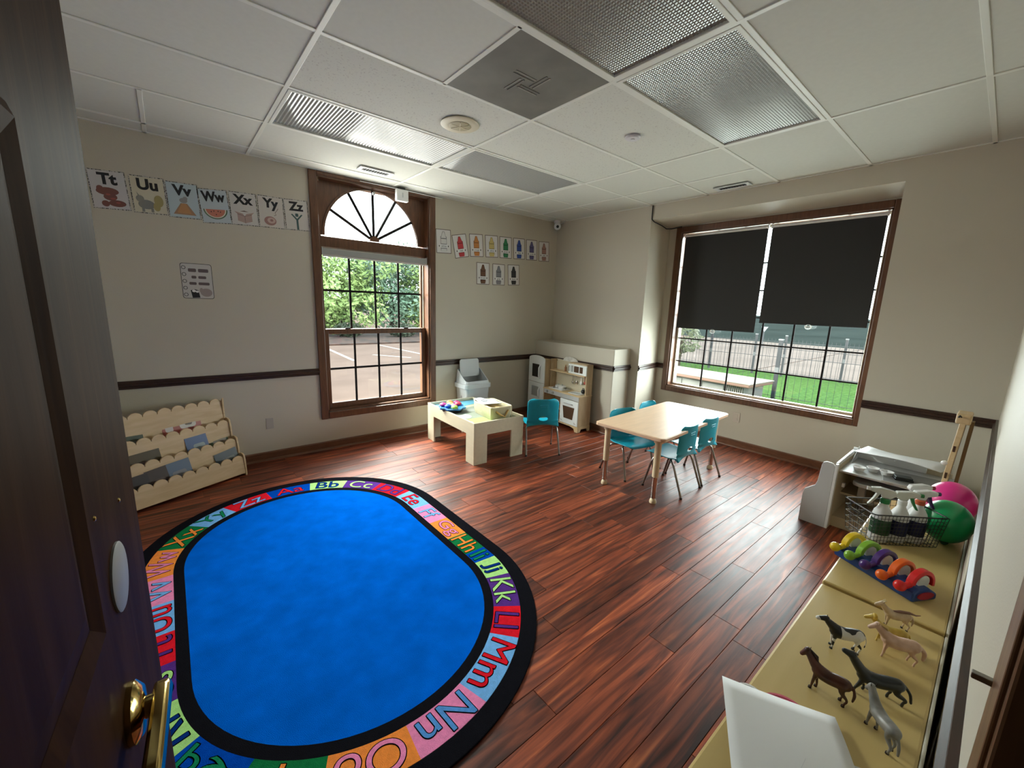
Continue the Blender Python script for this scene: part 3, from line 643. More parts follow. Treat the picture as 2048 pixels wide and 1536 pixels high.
for tx, cx, cz, rot, pc, what in cards:
    t = thing('alphabet_card', f'{tx} alphabet card with a {what}, black letters and dotted edge', 'card', (cx, YA, cz)); t.rotation_euler = (0, -math.radians(-rot) * -1, 0)
    t['group'] = 'alphabet cards in a row'
    w_, h_ = 0.0955, 0.1255
    on_card(t, 'sheet', [rrect(2 * w_ - .012, 2 * h_ - .012, 0.001, 1)], mat('card_' + tx, pc, 0.75), 0, 0.0012)
    o_, i_ = rrect(2 * w_, 2 * h_, 0.002, 1), rrect(2 * w_ - .011, 2 * h_ - .011, 0.001, 1)
    MB().strip(i_, o_, lambda u, v, tt: (u, -tt, v), 0, 0.0016, True).build('border', frame_m, t)
    wtext(t, tx, 0.098, 0.0, 0.067, M['ink'], 0.0016, 1.0 if tx != 'Ww' else .82, 0.0042)
    if tx == 'Tt':
        c = col('card_brown', (0.20, 0.085, 0.07), 0.8); on_card(t, 'picture', [ell(-0.01, -0.01, .058, .026), ell(0.0, -.045, .035, .024), ell(.03, -.085, .045, .022), ell(-.03, -.09, .02, .02), ell(-.045, .005, .018, .02)], c, 0.001, 0.0018)
        on_card(t, 'picture_mark', [ell(-.01, -.03, .012, .006), ell(.012, -.055, .014, .006), ell(.035, -.08, .012, .006)], col('card_red', (0.35, 0.10, 0.08), 0.8), 0.0017, 0.0022)
    if tx == 'Uu':
        on_card(t, 'picture', [ell(-.02, -.065, .046, .032), ell(-.052, -.028, .022, .022), [(-.06, -.012), (-.05, -.012), (-.068, .018)], [(-.05, -.09), (-.035, -.09), (-.035, -.115), (-.05, -.115)], [(.0, -.09), (.015, -.09), (.015, -.115), (.0, -.115)]], col('card_grey', (0.24, 0.24, 0.22), 0.8), 0.001, 0.0018)
        on_card(t, 'picture_tail', [ell(.05, -.035, .026, .04), ell(.035, -.075, .02, .03)], col('card_ochre', (0.36, 0.30, 0.13), 0.8), 0.001, 0.0017)
    if tx == 'Vv':
        on_card(t, 'picture', [[(-.068, -.1), (.068, -.1), (.02, -.02), (-.018, -.02)]], col('card_tan', (0.36, 0.22, 0.14), 0.8), 0.001, 0.0018)
        on_card(t, 'lava', [[(-.045, -.09), (.04, -.09), (.012, -.02), (-.012, -.02)]], col('card_orange', (0.48, 0.25, 0.12), 0.8), 0.0017, 0.0022)
        on_card(t, 'smoke_puff', [ell(0, 0.0, .024, .018), ell(.012, .015, .014)], col('card_smoke', (0.3, 0.29, 0.29), 0.8), 0.001, 0.0018)
    if tx == 'Ww':
        for rr_, cc, nm in ((0.078, (0.10, 0.16, 0.09), 'rind'), (0.070, (0.60, 0.58, 0.50), 'pith'), (0.062, (0.55, 0.20, 0.14), 'melon_flesh')):
            on_card(t, nm, [ell(0, -.022, rr_, rr_ * .92, 18, 180, 360)], col('card_' + nm, cc, 0.8), 0.001, 0.0016 + (0.08 - rr_) * 0.03)
        on_card(t, 'seed', [ell(x, z, .003, .005, 8) for x, z in ((-.03, -.04), (0, -.06), (.03, -.04), (-.012, -.035), (.015, -.035))], M['ink'], 0.002, 0.0026)
    if tx == 'Xx':
        c = col('card_box', (0.42, 0.30, 0.27), 0.8)
        on_card(t, 'picture', [[(-.05, -.04), (.0, -.055), (0, -.108), (-.05, -.092)], [(0, -.055), (.05, -.04), (.05, -.092), (0, -.108)], [(-.05, -.04), (-.068, -.022), (-.012, -.036), (0, -.055)], [(.05, -.04), (.068, -.022), (.012, -.036), (0, -.055)]], c, 0.001, 0.0018)
        on_card(t, 'outline', [[(-.001, -.055), (.001, -.055), (.001, -.108), (-.001, -.108)], [(-.05, -.041), (-.049, -.039), (.0, -.054), (0, -.056)], [(.05, -.041), (.049, -.039), (.0, -.054), (0, -.056)], [(-.03, -.02), (.03, -.02), (.0, -.012)]], col('card_dark', (0.16, 0.10, 0.09), 0.8), 0.0017, 0.0023)
    if tx == 'Yy':
        on_card(t, 'picture', [ell(-.012, -.07, .045, .036)], col('card_yoyo', (0.34, 0.19, 0.17), 0.8), 0.001, 0.0016)
        on_card(t, 'disc', [ell(-.004, -.066, .03, .024)], col('card_yoyo2', (0.52, 0.38, 0.34), 0.8), 0.001, 0.002); on_card(t, 'hub', [ell(-.002, -.065, .012, .010)], col('card_yoyo', (0.34, 0.19, 0.17), 0.8), 0.001, 0.0024)
        MB().tube([(.02, -.0018, -.024), (.035, -.0018, -.02), (.028, -.0018, 0.0), (.045, -.0018, .02), (.052, -.0018, .035)], 0.0016, 5).build('string', col('card_dark', (0.16, 0.10, 0.09), 0.8), t)
    if tx == 'Zz':
        g = col('card_zip', (0.06, 0.11, 0.11), 0.8)
        on_card(t, 'picture', [[(-.008, -.12), (.008, -.12), (.008, -.03), (-.008, -.03)], [(-.008, -.04), (.0, -.03), (-.035, .008), (-.046, .004)], [(.008, -.04), (.0, -.03), (.035, .008), (.046, .004)], rrect(.024, .026, .004, 2)], g, 0.001, 0.0018)
cray = [('white', 1.802, 2.122, 2.8, (0.62, 0.61, 0.60)), ('red', 2.02, 2.097, 11.9, (0.50, 0.05, 0.06)), ('orange', 2.239, 2.128, 4.7, (0.55, 0.22, 0.06)), ('yellow', 2.46, 2.142, 3.8, (0.60, 0.48, 0.18)), ('green', 2.675, 2.151, 2.5, (0.03, 0.19, 0.08)), ('blue', 2.893, 2.161, 3.0, (0.03, 0.07, 0.30)), ('purple', 3.107, 2.168, 2.5, (0.10, 0.09, 0.22)), ('pink', 3.328, 2.172, 3.2, (0.36, 0.20, 0.17)),
        ('brown', 2.34, 1.818, 1.2, (0.14, 0.065, 0.035)), ('gray', 2.576, 1.822, 1.2, (0.22, 0.22, 0.24)), ('black', 2.816, 1.834, 3.1, (0.03, 0.03, 0.03))]
for cname, cx, cz, rot, cc in cray:
    t = thing('crayon_poster', f'small framed poster of a {cname} crayon on white paper', 'poster', (cx, YA, cz), 0, 'crayon colour posters'); t.rotation_euler = (0, math.radians(rot) * (-1), 0)
    w_, h_ = 0.094, 0.126
    on_card(t, 'sheet', [rrect(2 * w_ - .012, 2 * h_ - .012, 0.001, 1)], col('poster_sheet', (0.66, 0.64, 0.63), 0.75), 0, 0.0012)
    MB().strip(rrect(2 * w_ - .013, 2 * h_ - .013, 0.001, 1), rrect(2 * w_, 2 * h_, 0.003, 1), lambda u, v, tt: (u, -tt, v), 0, 0.0018, True).build('border', col('poster_frame', (0.12, 0.085, 0.07), 0.6), t)
    dark = col('crayon_dark_' + cname, [x * 0.45 for x in cc], 0.8); cm_ = col('crayon_' + cname, cc, 0.8)
    if cname == 'white': dark = col('crayon_outline', (0.16, 0.16, 0.17), 0.8)
    on_card(t, 'outline', [[(-.037, .03), (.037, .03), (.012, .103), (-.012, .103)], rrect(.074, .148, .004, 2)[:] and [(u, v - .024) for u, v in rrect(.076, .152, .006, 2)]], dark, 0.001, 0.0016)
    on_card(t, 'crayon_tip', [[(-.033, .034), (.033, .034), (.008, .099), (-.008, .099)]], cm_, 0.001, 0.002); on_card(t, 'crayon_body', [rrect(.068, .05, .004, 2)], cm_, 0.001, 0.002); on_card(t, 'crayon_end', [[(u, v - .095) for u, v in rrect(.068, .04, .004, 2)]], cm_, 0.001, 0.002)
    on_card(t, 'label_band', [[(u, v - .05) for u, v in rrect(.094, .036, .004, 2)]], M['paper'], 0.001, 0.0026)
    on_card(t, 'band_end', [ell(-.056, -.05, .006, .008, 10), ell(.056, -.05, .006, .008, 10)], M['ink'], 0.001, 0.0022)
    wtext(t, cname, 0.03 if len(cname) < 6 else 0.026, 0, -.05, M['ink'], 0.003, 1.0)
t = thing('notebook_poster', 'notebook-page poster with punched rings, dark lettering and a dark picture corner', 'poster', (-0.402, YA, 1.562))
on_card(t, 'outline', [rrect(0.197, 0.267, 0.016, 4)], M['ink'], 0, 0.0010); on_card(t, 'sheet', [rrect(0.190, 0.260, 0.014, 4)], col('notebook_sheet', (0.53, 0.51, 0.49), 0.8), 0, 0.0016)
for i in range(5):
    z = 0.1 - i * 0.051
    MB().strip(circ(.010, 16, (-.078, z)), circ(.0135, 16, (-.078, z)), lambda u, v, tt: (u, -tt, v), 0.001, 0.0024, True).build('ring_hole', M['ink'], t)
g1 = col('notebook_ink', (0.13, 0.10, 0.10), 0.8)
for words, z in (((.05, .065), .082), ((.03, .05), .03), ((.045, .07), -.018)):
    x = -sum(words) / 2 - .006 + .012
    for w_ in words:
        x += w_ / 2; on_card(t, 'line_of_writing', [[(x + u, z + v) for u, v in rrect(w_, .026 if z > 0.05 else .021, .007, 3)]], g1, 0.001, 0.0022); x += w_ / 2 + .012
on_card(t, 'picture', [[(-.048, -.07), (-.02, -.062), (.0, -.07), (.008, -.125), (-.04, -.128)]], M['ink'], 0.001, 0.0022)
on_card(t, 'picture', [ell(-.028, -.075, .012, .010), ell(-.008, -.08, .010, .008)], M['paper'], 0.002, 0.003)
on_card(t, 'picture', [ell(.05, -.085, .038, .032), ell(.02, -.07, .012, .02)], col('notebook_hands', (0.33, 0.27, 0.25), 0.8), 0.001, 0.002)

# ------------------------------------------------------------------ child chairs
import bmesh
def shell_mesh():
    nu, nv = 25, 44
    # side profile (y forward, z up) from seat front to back top
    prof = [(0.175, 0.283), (0.165, 0.296), (0.13, 0.300), (0.08, 0.296), (0.02, 0.291), (-0.04, 0.290), (-0.085, 0.296), (-0.11, 0.313), (-0.118, 0.345), (-0.121, 0.40), (-0.124, 0.46), (-0.128, 0.52), (-0.133, 0.565)]
    P = [Vector((0, a, b)) for a, b in prof]; L = [0]
    for i in range(1, len(P)): L.append(L[-1] + (P[i] - P[i - 1]).length)
    T = L[-1]
    def at(s):
        for i in range(1, len(P)):
            if s <= L[i] + 1e-9:
                f = (s - L[i - 1]) / (L[i] - L[i - 1]); return P[i - 1].lerp(P[i], f), (P[i] - P[i - 1]).normalized()
        return P[-1].copy(), (P[-1] - P[-2]).normalized()
    bm = bmesh.new(); g = []
    hs = L[8] + 0.022          # hole centre along profile
    for j in range(nv + 1):
        s = T * j / nv; c, d = at(s); nrm = Vector((0, -d.z, d.y))      # towards sitter
        if nrm.z < 0 and c.z < 0.3: nrm = -nrm
        if s > L[7]: nrm = Vector((0, abs(d.z), abs(d.y)))
        f = s / T
        hw = 0.158 if s > L[8] else 0.165
        if L[5] < s < L[8]: hw = 0.160
        r = 0.055
        for e in (s, T - s):
            if e < r: hw -= r - math.sqrt(max(0, r * r - (r - e) ** 2))
        row = []
        for i in range(nu + 1):
            u = -1 + 2 * i / nu; x = u * hw
            curv = (0.030 if s > L[8] else 0.010) * (abs(u) ** 2.4)
            if L[6] <= s <= L[8]: curv = 0.022 * abs(u) ** 2.2
            row.append(bm.verts.new(c + Vector((x, 0, 0)) + nrm * curv))
        g.append(row)
    for j in range(nv):
        for i in range(nu):
            uc = (g[j][i].co + g[j + 1][i + 1].co) / 2; sc = T * (j + .5) / nv
            if (uc.x / 0.047) ** 2 + ((sc - hs) / 0.020) ** 2 < 1: continue
            bm.faces.new((g[j][i], g[j][i + 1], g[j + 1][i + 1], g[j + 1][i]))
    # round the hole
    for j in range(nv + 1):
        for i in range(nu + 1):
            v = g[j][i]
            if v.link_faces and len(v.link_faces) < 4 and 0 < j < nv and 0 < i < nu:
                s = T * j / nv; dx, ds = v.co.x / 0.047, (s - hs) / 0.020; q = math.hypot(dx, ds)
                if q > 0.3:
                    s2 = hs + ds / q * 0.020; c, d = at(s2); c0, _ = at(s); v.co += (c - c0); v.co.x = dx / q * 0.047
    bmesh.ops.delete(bm, geom=[v for v in bm.verts if not v.link_faces], context='VERTS')
    me = bpy.data.meshes.new('shell'); bm.to_mesh(me); bm.free(); return me
def make_chair(label):
    t = thing('child_chair', label, 'chair', (0, 0, 0), 0, 'turquoise stacking chairs')
    o = link('shell', shell_mesh(), M['teal'], t, 0, 'all')
    md = o.modifiers.new('Solidify', 'SOLIDIFY'); md.thickness = 0.006; md.offset = 0
    md = o.modifiers.new('Bevel', 'BEVEL'); md.width = 0.002; md.segments = 2
    for z in (0.505, 0.488): 
        B('raised_bar', (-0.04 + (0.0 if z > .5 else .005), -0.1345, z - .004), (0.04 - (0.0 if z > .5 else .005), -0.128, z + .004), M['teal'], t, 0.002)
    for s in (-1, 1):
        f = MB().tube([(s * .10, .055, .278), (s * .145, .075, .274), (s * .156, .098, .262), (s * .160, .115, .22), (s * .170, .165, .012)], 0.0085, 10).build('leg', M['tube'], t, 0, True)
        MB().tube([(s * .170, .1645, .016), (s * .1705, .166, .0)], 0.011, 10).build('foot', M['black'], f, 0, True)
        f = MB().tube([(s * .10, -.02, .276), (s * .145, -.045, .272), (s * .156, -.068, .258), (s * .159, -.085, .22), (s * .168, -.165, .012)], 0.0085, 10).build('leg', M['tube'], t, 0, True)
        MB().tube([(s * .168, -.1645, .016), (s * .1685, -.166, .0)], 0.011, 10).build('foot', M['black'], f, 0, True)
    MB().tube([(-.10, .055, .278), (.10, .055, .278)], 0.0075, 8).build('seat_frame', M['tube'], t); MB().tube([(-.10, -.02, .276), (.10, -.02, .276)], 0.0075, 8).build('seat_frame', M['tube'], t)
    return t
ch = make_chair('turquoise chair standing alone between the play table and the toy kitchen')
chairs = [(2.205, .198, math.degrees(math.atan2(.86, .5)) - 90, None), (2.515, -1.092, 2, 'turquoise chair on the near side of the white table, end by the front leg'),
          (2.905, -1.078, 0, 'turquoise chair on the near side of the white table, nearest the wide window'), (2.475, -0.675, 180 - 12, 'turquoise chair on the far side of the table, facing out beside the table leg'), (2.95, -0.645, 180 + 3, 'turquoise chair on the far side of the table, only its back top showing behind')]
for i, (x, y, a, lb) in enumerate(chairs):
    o = ch if i == 0 else copy_tree(ch)
    o.location = (x, y, 0); o.rotation_euler = (0, 0, math.radians(a))
    if lb: o['label'] = lb
for o in [x for x in bpy.data.objects if x.get('category') == 'chair']: o['label'] = o['label'].replace('white table', 'cream table')

# ------------------------------------------------------------------ cream activity table
t = thing('child_table', 'rectangular cream laminate table with adjustable legs among the turquoise chairs', 'table', (2.654, -0.905, 0), math.radians(3.2))
MB().prism(rrect(1.245, 0.60, 0.035, 6), XY, 0.512, 0.542).build('tabletop', M['top'], t, 0.010, False, 3)
MB().strip(rrect(1.238, 0.593, 0.033, 6), rrect(1.25, 0.605, 0.038, 6), XY, 0.515, 0.539, True).build('edge_band', mat('peach_edge_band', (0.70, 0.47, 0.32), 0.4), t, 0.006)
for sx in (-1, 1):
    for sy in (-1, 1):
        x, y = sx * .54, sy * .222
        l = MB().tube([(x, y, .512), (x, y, .21)], .0245, 16).build('leg', M['cream'], t, 0, True)
        MB().tube([(x, y, .215), (x, y, .04)], .0195, 16).build('leg_extension', M['chrome'], l, 0, True)
        MB().lathe([(0.0005, .0), (.026, .0), (.027, .01), (.024, .024), (.0005, .046)], (x, y, 0), 16).build('foot', M['cream'], l, 0, True)
        MB().tube([(x, y, .48), (x, y, .512)], .034, 16).build('collar', M['cream'], l, 0, True)

# ------------------------------------------------------------------ play table with printed board
t = thing('play_table', 'low pale wooden play table with a printed sunken board below the arched window', 'table', (1.722, 0.692, 0), math.radians(-2.5))
pw = mat('pale_cream_wood', (0.62, 0.55, 0.40), 0.5, var=0.04, vscale=6, stretch=(6, 1, 6)); LX, LY, HZ = .285, .47, .40
def arch_panel(L, dep):
    a = L
    return [(-a, 0), (-a + dep, 0), (-a + dep, HZ - .125), (a - dep, HZ - .125), (a - dep, 0), (a, 0), (a, HZ), (-a, HZ)]
for s in (-1, 1):
    MB().prism(arch_panel(LY, .14), lambda u, v, tt: (s * (LX - tt), u, v), 0, 0.016).build('side_panel', pw, t, 0.002)
    MB().prism(arch_panel(LX - .016, .13), lambda u, v, tt: (u, s * (LY - tt), v), 0, 0.016).build('end_panel', pw, t, 0.002)
bz = 0.372
bd = B('printed_board', (-LX + .016, -LY + .016, bz - .008), (LX - .016, LY - .016, bz), mat('board_grey_green', (0.24, 0.27, 0.22), 0.5, var=0.15, vscale=6), t)
def patch(nm, pts, c, z): MB().prism(pts, XY, bz, bz + z).build('print_' + nm, col('board_' + nm, c, 0.5), bd)
patch('water', [(-.265, .18), (.265, .30), (.265, .45), (-.265, .45)], (0.16, 0.50, 0.70), .0006); patch('sand', [(-.265, .12), (.2, .2), (.265, .28), (-.265, .17)], (0.52, 0.60, 0.36), .0009)
patch('road', [(-.267, -.02), (.26, .02), (.26, .1), (-.267, .1)], (0.30, 0.32, 0.29), .0009); patch('oval_road', ell(-.19, -.10, .085, .115), (0.34, 0.40, 0.35), .0012); patch('plaza', ell(-.185, -.10, .06, .085), (0.62, 0.69, 0.62), .0016)
patch('lawn', [(-.267, -.45), (-.03, -.45), (-.03, -.23), (-.267, -.23)], (0.36, 0.56, 0.16), .0012); patch('house', [(-.22, -.405), (-.17, -.405), (-.17, -.365), (-.22, -.365)], (0.75, 0.28, 0.10), .0018); patch('pond', ell(-.235, -.33, .02, .028), (0.45, 0.75, 0.85), .0018); patch('hill', [(.02, -.45), (.265, -.45), (.265, -.2), (.02, -.22)], (0.13, 0.15, 0.09), .0012)
# petal tray with coloured tops
t = thing('petal_tray', 'blue scalloped sorting tray on a dark base, on the play table', 'tray', (1.545, 0.815, bz + .001))
MB().lathe([(0.0005, 0), (.10, 0), (.115, .035), (.0005, .036)], n=24).build('base', M['black'], t, 0, True)
pts = [((.132 + .011 * math.cos(8 * 2 * PI * i / 64)) * math.cos(2 * PI * i / 64), (.132 + .011 * math.cos(8 * 2 * PI * i / 64)) * math.sin(2 * PI * i / 64)) for i in range(64)]
MB().prism(pts, XY, .034, .048).build('tray', mat('bright_blue_plastic', (0.03, 0.22, 0.62), 0.35), t, 0.004)
MB().strip([(u * .95, v * .95) for u, v in pts], pts, XY, .046, .052, True).build('rim', mat('pale_blue_rim', (0.20, 0.42, 0.72), 0.4), t)
for nm, dx, dy, c in (('pink', -.085, .065, (.75, .06, .28)), ('blue', -.075, -.03, (.02, .12, .55)), ('orange', .035, .115, (.85, .26, .06)), ('yellow', -.005, .035, (.75, .62, .18)), ('rose', -.01, -.045, (.80, .20, .42)), ('lime', -.04, -.115, (.35, .65, .10)), ('red', .085, .01, (.72, .05, .10)), ('magenta', .105, .075, (.35, .02, .15))):
    k = thing('dough_ball', f'{nm} flattened toy ball on the blue scalloped tray', 'toy', (1.545 + dx * .88, .815 + dy * .88, bz + .049), 0, 'coloured balls on the blue tray')
    MB().ball((0, 0, .0185), (.036, .034, .018), 16, 9).build('ball', col('dough_' + nm, c, 0.5), k, 0, 'all')
    MB().lathe([(.0005, 0), (.012, 0), (.010, .004), (.0005, .005)], (0, 0, .034), 12).build('button', col('dough_' + nm, c, 0.5), k, 0, True)
# tan fabric bin with a sheet lying on it
t = thing('fabric_bin', 'tan fabric storage bin with stuffed cloth on the play table', 'basket', (1.80, .475, bz + .0015), math.radians(-6))
fab = mat('khaki_canvas', (0.50, 0.46, 0.30), 0.9, var=0.14, vscale=10, bump=0.3, bscale=30); rimm = mat('cream_binding', (0.70, 0.62, 0.45), 0.8)
def rect_ring(a, b, z, r=.03): return [(u, v, z) for u, v in rrect(2 * a, 2 * b, r, 4)]
o = MB().rings([rect_ring(.108, .172, 0), rect_ring(.116, .182, .03), rect_ring(.119, .186, .08), rect_ring(.118, .184, .118), rect_ring(.111, .177, .118), rect_ring(.108, .174, .05)]).build('bag', fab, t, 0, True)
MB().strip(rrect(.224, .356, .03, 4), rrect(.243, .375, .034, 4), XY, .112, .124, True).build('rim', rimm, t, 0.003)
for xx in (-.119, .119): MB().tube([(xx, -.17, .118), (xx * 1.02, -.17, .01)], .004, 6).build('piping', rimm, t)
MB().tube([(.03 - .1, -.186, .085), (-.03, -.20, .05), (.02, -.20, .024), (.07, -.188, .085)], .009, 8).build('handle', mat('gold_cloth', (0.62, 0.43, 0.16), 0.8), t, 0, True)
t2 = MB().ball((0, 0, 0), (.08, .12, .03), 16, 8)
for i, v in enumerate(t2.v): t2.v[i] = (v[0] + .01 * math.sin(v[1] * 60), v[1], v[2] + .006 * math.sin(v[0] * 70 + v[1] * 40))
t2.build('cloth_contents', mat('mustard_cloth', (0.55, 0.40, 0.18), 0.9), t, 0, 'all', loc=(0.0, -.03, .085))
t = thing('printed_sheet', 'white sheet with dark scribbled print lying across the tan fabric bin', 'paper', (1.785, .53, bz + .132), math.radians(-12))
vs = []; fs = []; n = 8
for j in range(n + 1):
    for i in range(n + 1):
        x, y = -.10 + .20 * i / n, -.13 + .26 * j / n; vs.append((x, y, .012 * math.sin(i * .7) * (j / n) + .004 * math.cos(j)))
fs = [(j * (n + 1) + i, j * (n + 1) + i + 1, (j + 1) * (n + 1) + i + 1, (j + 1) * (n + 1) + i) for j in range(n) for i in range(n)]
o = MB().add(vs, fs).build('sheet', M['paper'], t, 0, 'all'); md = o.modifiers.new('S', 'SOLIDIFY'); md.thickness = .0015; md.offset = 1
gk = col('grey_print', (0.20, 0.24, 0.25), 0.8)
MB().strip(ell(-.05, -.02, .022, .03), ell(-.05, -.02, .028, .037), XY, .012, .016, True).build('printed_ring', gk, t)
for k in range(4): MB().tube([(-.01 + k * .022, -.06 + .01 * k, .015), (-.02 + k * .022, .0, .017), (.0 + k * .022, .05, .018)], .0018, 5).build('printed_scribble', gk, t)

# ------------------------------------------------------------------ swing-top bin
t = thing('trash_bin', 'white plastic swing-top trash bin with its flap standing open by the wall', 'trash bin', (2.115, 1.285, 0))
def rr3(a, b, z, r, dy=0): return [(u, v + dy, z) for u, v in rrect(2 * a, 2 * b, r, 4)]
gp = M['greyplastic']
MB().rings([rr3(.125, .095, 0, .03), rr3(.135, .102, .01, .03), rr3(.164, .124, .49, .035), rr3(.168, .127, .50, .035), rr3(.158, .118, .50, .03), rr3(.125, .092, .02, .03)]).build('body', gp, t, 0, True)
MB().strip(rrect(.322, .242, .035, 4), rrect(.372, .276, .045, 4), XY, .488, .545, True).build('lid_rim', gp, t, 0.008)
# hood: high at the back, cut away at the front
ro = rrect(.345, .250, .045, 6); ri = rrect(.325, .230, .038, 6)
def hz(v): f = min(1, max(0, (v + .125) / .25)); return .575 + .125 * (3 * f * f - 2 * f ** 3)
n = len(ro); vs = [(u, v, .542) for u, v in ro] + [(u * .93, v * .93, hz(v)) for u, v in ro] + [(u * .93, v * .93, hz(v) - .002) for u, v in ri] + [(u, v, .542) for u, v in ri]
fs = [(k * n + j, k * n + (j + 1) % n, (k + 1) * n + (j + 1) % n, (k + 1) * n + j) for k in range(3) for j in range(n)]
MB().add(vs, fs).build('hood', gp, t, 0, True)
MB().prism([(u, v + .71) for u, v in rrect(.27, .21, .03, 5)], lambda u, v, tt: (u, .055 + tt + (v - .6) * .1, v), 0, .012).build('flap', gp, t, 0.004)
for k, (yy, zz) in enumerate(((.0, .38), (-.03, .33), (.03, .33), (0.0, .27))): MB().prism(ell(yy, zz, .014, .02, 10), lambda u, v, tt: (-.150 - tt - (v - .3) * .058, u, v), 0, .004).build('printed_mark', col('bin_mark', (0.30, 0.28, 0.30), 0.6), t)

# ------------------------------------------------------------------ toy kitchen (origin at its front right foot; x to the right, y into depth)
ka = math.atan2(-1.0, -0.078)
kt = thing('toy_kitchen', 'wooden toy kitchen with white doors and tall fridge in the corner', 'toy kitchen', (2.985, .368, 0), ka)
kw, kh = M['kitwood'], M['kitwhite']; D = .20
B('side_panel', (-.016, 0, .05), (0, D, .425), kw, kt, .001); B('side_panel', (-.65, 0, .05), (-.634, D, .425), kw, kt, .001); B('divider', (-.33, .01, .066), (-.316, D - .01, .36), kw, kt)
B('counter', (-.65, -.012, .425), (.012, D, .440), M['birch'], kt, .003); B('bottom', (-.64, 0, .05), (-.01, D, .066), kw, kt); B('back', (-.634, D - .008, .066), (-.016, D - .002, .425), kw, kt); B('inner_shelf', (-.634, .015, .20), (-.33, D - .01, .212), M['birch'], kt)
MB().prism([(-.66, .005), (-.62, .005), (-.60, .035), (-.52, .05), (-.13, .05), (-.06, .035), (-.045, 0), (.004, 0), (.004, .066), (-.66, .066)], lambda u, v, tt: (u, tt - .006, v), 0, .014).build('plinth', M['birch'], kt, .001)
MB().prism([(0, 0), (.04, 0), (.055, .035), (.15, .035), (.165, .0), (.2, .0), (.2, .066), (0, .066)], lambda u, v, tt: (.004 - tt, u, v), 0, .014).build('side_plinth', M['birch'], kt, .001)
cp = B('control_panel', (-.634, -.004, .372), (-.004, .006, .424), M['silver'], kt, .001)
for x in (-.57, -.46): MB().lathe([(.0005, 0), (.017, 0), (.015, .012), (.0005, .013)], n=16, T=Matrix.Translation((x, -.004, .398)) @ Matrix.Rotation(PI / 2, 4, 'X')).build('knob', M['rail_grey'], cp, 0, True)
od = B('oven_door', (-.312, -.010, .07), (-.004, .004, .366), kh, kt, .003)
MB().prism([(-.262, .285), (-.060, .285), (-.085, .135), (-.238, .135)], lambda u, v, tt: (u, -.010 - tt, v), 0, .002).build('oven_window', M['brownwin'], od, .001)
MB().tube([(-.235, -.012, .318), (-.225, -.028, .325), (-.10, -.028, .325), (-.09, -.012, .318)], .006, 8).build('oven_handle', M['silver'], od, 0, True)
for x in (-.29, -.06): MB().prism([(x, .09), (x + .04, .09), (x, .115)], lambda u, v, tt: (u, -.010 - tt, v), 0, .0015).build('corner_ornament', M['silver'], od)
# hutch
hf = .10
for x0 in (-.016, -.65): B('hutch_side', (x0, hf, .44), (x0 + .016, D, .80), kw, kt, .001)
B('hutch_back', (-.634, D - .01, .44), (-.016, D - .004, .80), mat('pale_kitchen_back', (0.56, 0.50, 0.37), 0.5), kt); B('hutch_shelf', (-.634, hf - .025, .655), (-.016, D, .667), M['birch'], kt, .002); B('hutch_top', (-.30, hf, .786), (-.0, D, .80), kw, kt)
MB().prism([(-.52, .79), (-.25, .79), (-.25, .80), (-.28, .83), (-.33, .845), (-.40, .850), (-.46, .842), (-.50, .82)], lambda u, v, tt: (u, D - .012 + tt, v), 0, .010).build('hutch_crest', mat('patterned_white_back', (0.62, 0.61, 0.56), 0.5, var=.15, vscale=30), kt, .001)
mw = B('microwave', (-.305, hf - .012, .669), (-.002, D - .012, .785), kh, kt, .003)
B('microwave_window', (-.205, hf - .0145, .692), (-.125, hf - .012, .765), M['brownwin'], mw); B('microwave_window', (-.11, hf - .0145, .692), (-.06, hf - .012, .765), M['brownwin'], mw); B('microwave_panel', (-.255, hf - .0145, .69), (-.22, hf - .012, .768), M['rail_grey'], mw)
MB().tube([(-.282, hf - .014, .70), (-.282, hf - .026, .705), (-.282, hf - .026, .755), (-.282, hf - .014, .76)], .004, 6).build('microwave_handle', M['rail_grey'], mw)
# fridge
fx0, fx1 = -.975, -.652
fb = B('fridge_side', (fx0, .016, 0), (fx0 + .014, D, .775), kw, kt); B('fridge_side', (fx1 - .014, .016, 0), (fx1, D, .79), kw, kt, .001); B('fridge_back', (fx0, D - .01, 0), (fx1, D - .002, .78), kw, kt); B('fridge_top', (fx0, .016, .765), (fx1, D, .779), kw, kt)
def fridge_door(z0, z1, arch, win, wm):
    cx = (fx0 + fx1) / 2; hw = (fx1 - fx0) / 2
    pts = [(fx0, z0), (fx1, z0), (fx1, z1)] + ([(cx + hw * math.cos(PI * i / 12), z1 + .045 * math.sin(PI * i / 12)) for i in range(1, 12)] if arch else []) + [(fx0, z1)]
    d = MB().prism(pts, lambda u, v, tt: (u, tt, v), 0, .015).build('fridge_door', kh, kt, .003)
    B('door_window', (cx - .085, -.002, win[0]), (cx + .055, .001, win[1]), wm, d)
    xh = cx + .075
    MB().tube([(xh, .0, win[0] - .01), (xh, -.022, win[0] + .02), (xh, -.022, win[1] - .04), (xh, .0, win[1] - .01)], .008, 8).build('fridge_handle', M['white'], d, 0, True)
fridge_door(.478, .785, True, (.545, .715), M['darkwin']); fridge_door(.03, .474, False, (.29, .42), M['rail_grey'])
B('fridge_plinth', (fx0, .01, 0), (fx1, .03, .03), kw, kt)
K = kt.matrix_basis.copy()
K = Matrix.Translation((2.985, .368, 0)) @ Matrix.Rotation(ka, 4, 'Z')
def kthing(name, label, cat, x, y, z, rz=0): p = K @ Vector((x, y, z)); return thing(name, label, cat, p, ka + rz)
t = kthing('toy_stove_plate', 'flat white and dark stove plate on the toy kitchen counter', 'toy', -.46, .10, .4405)
B('plate', (-.13, -.075, 0), (.13, .075, .006), M['paper'], t, .002)
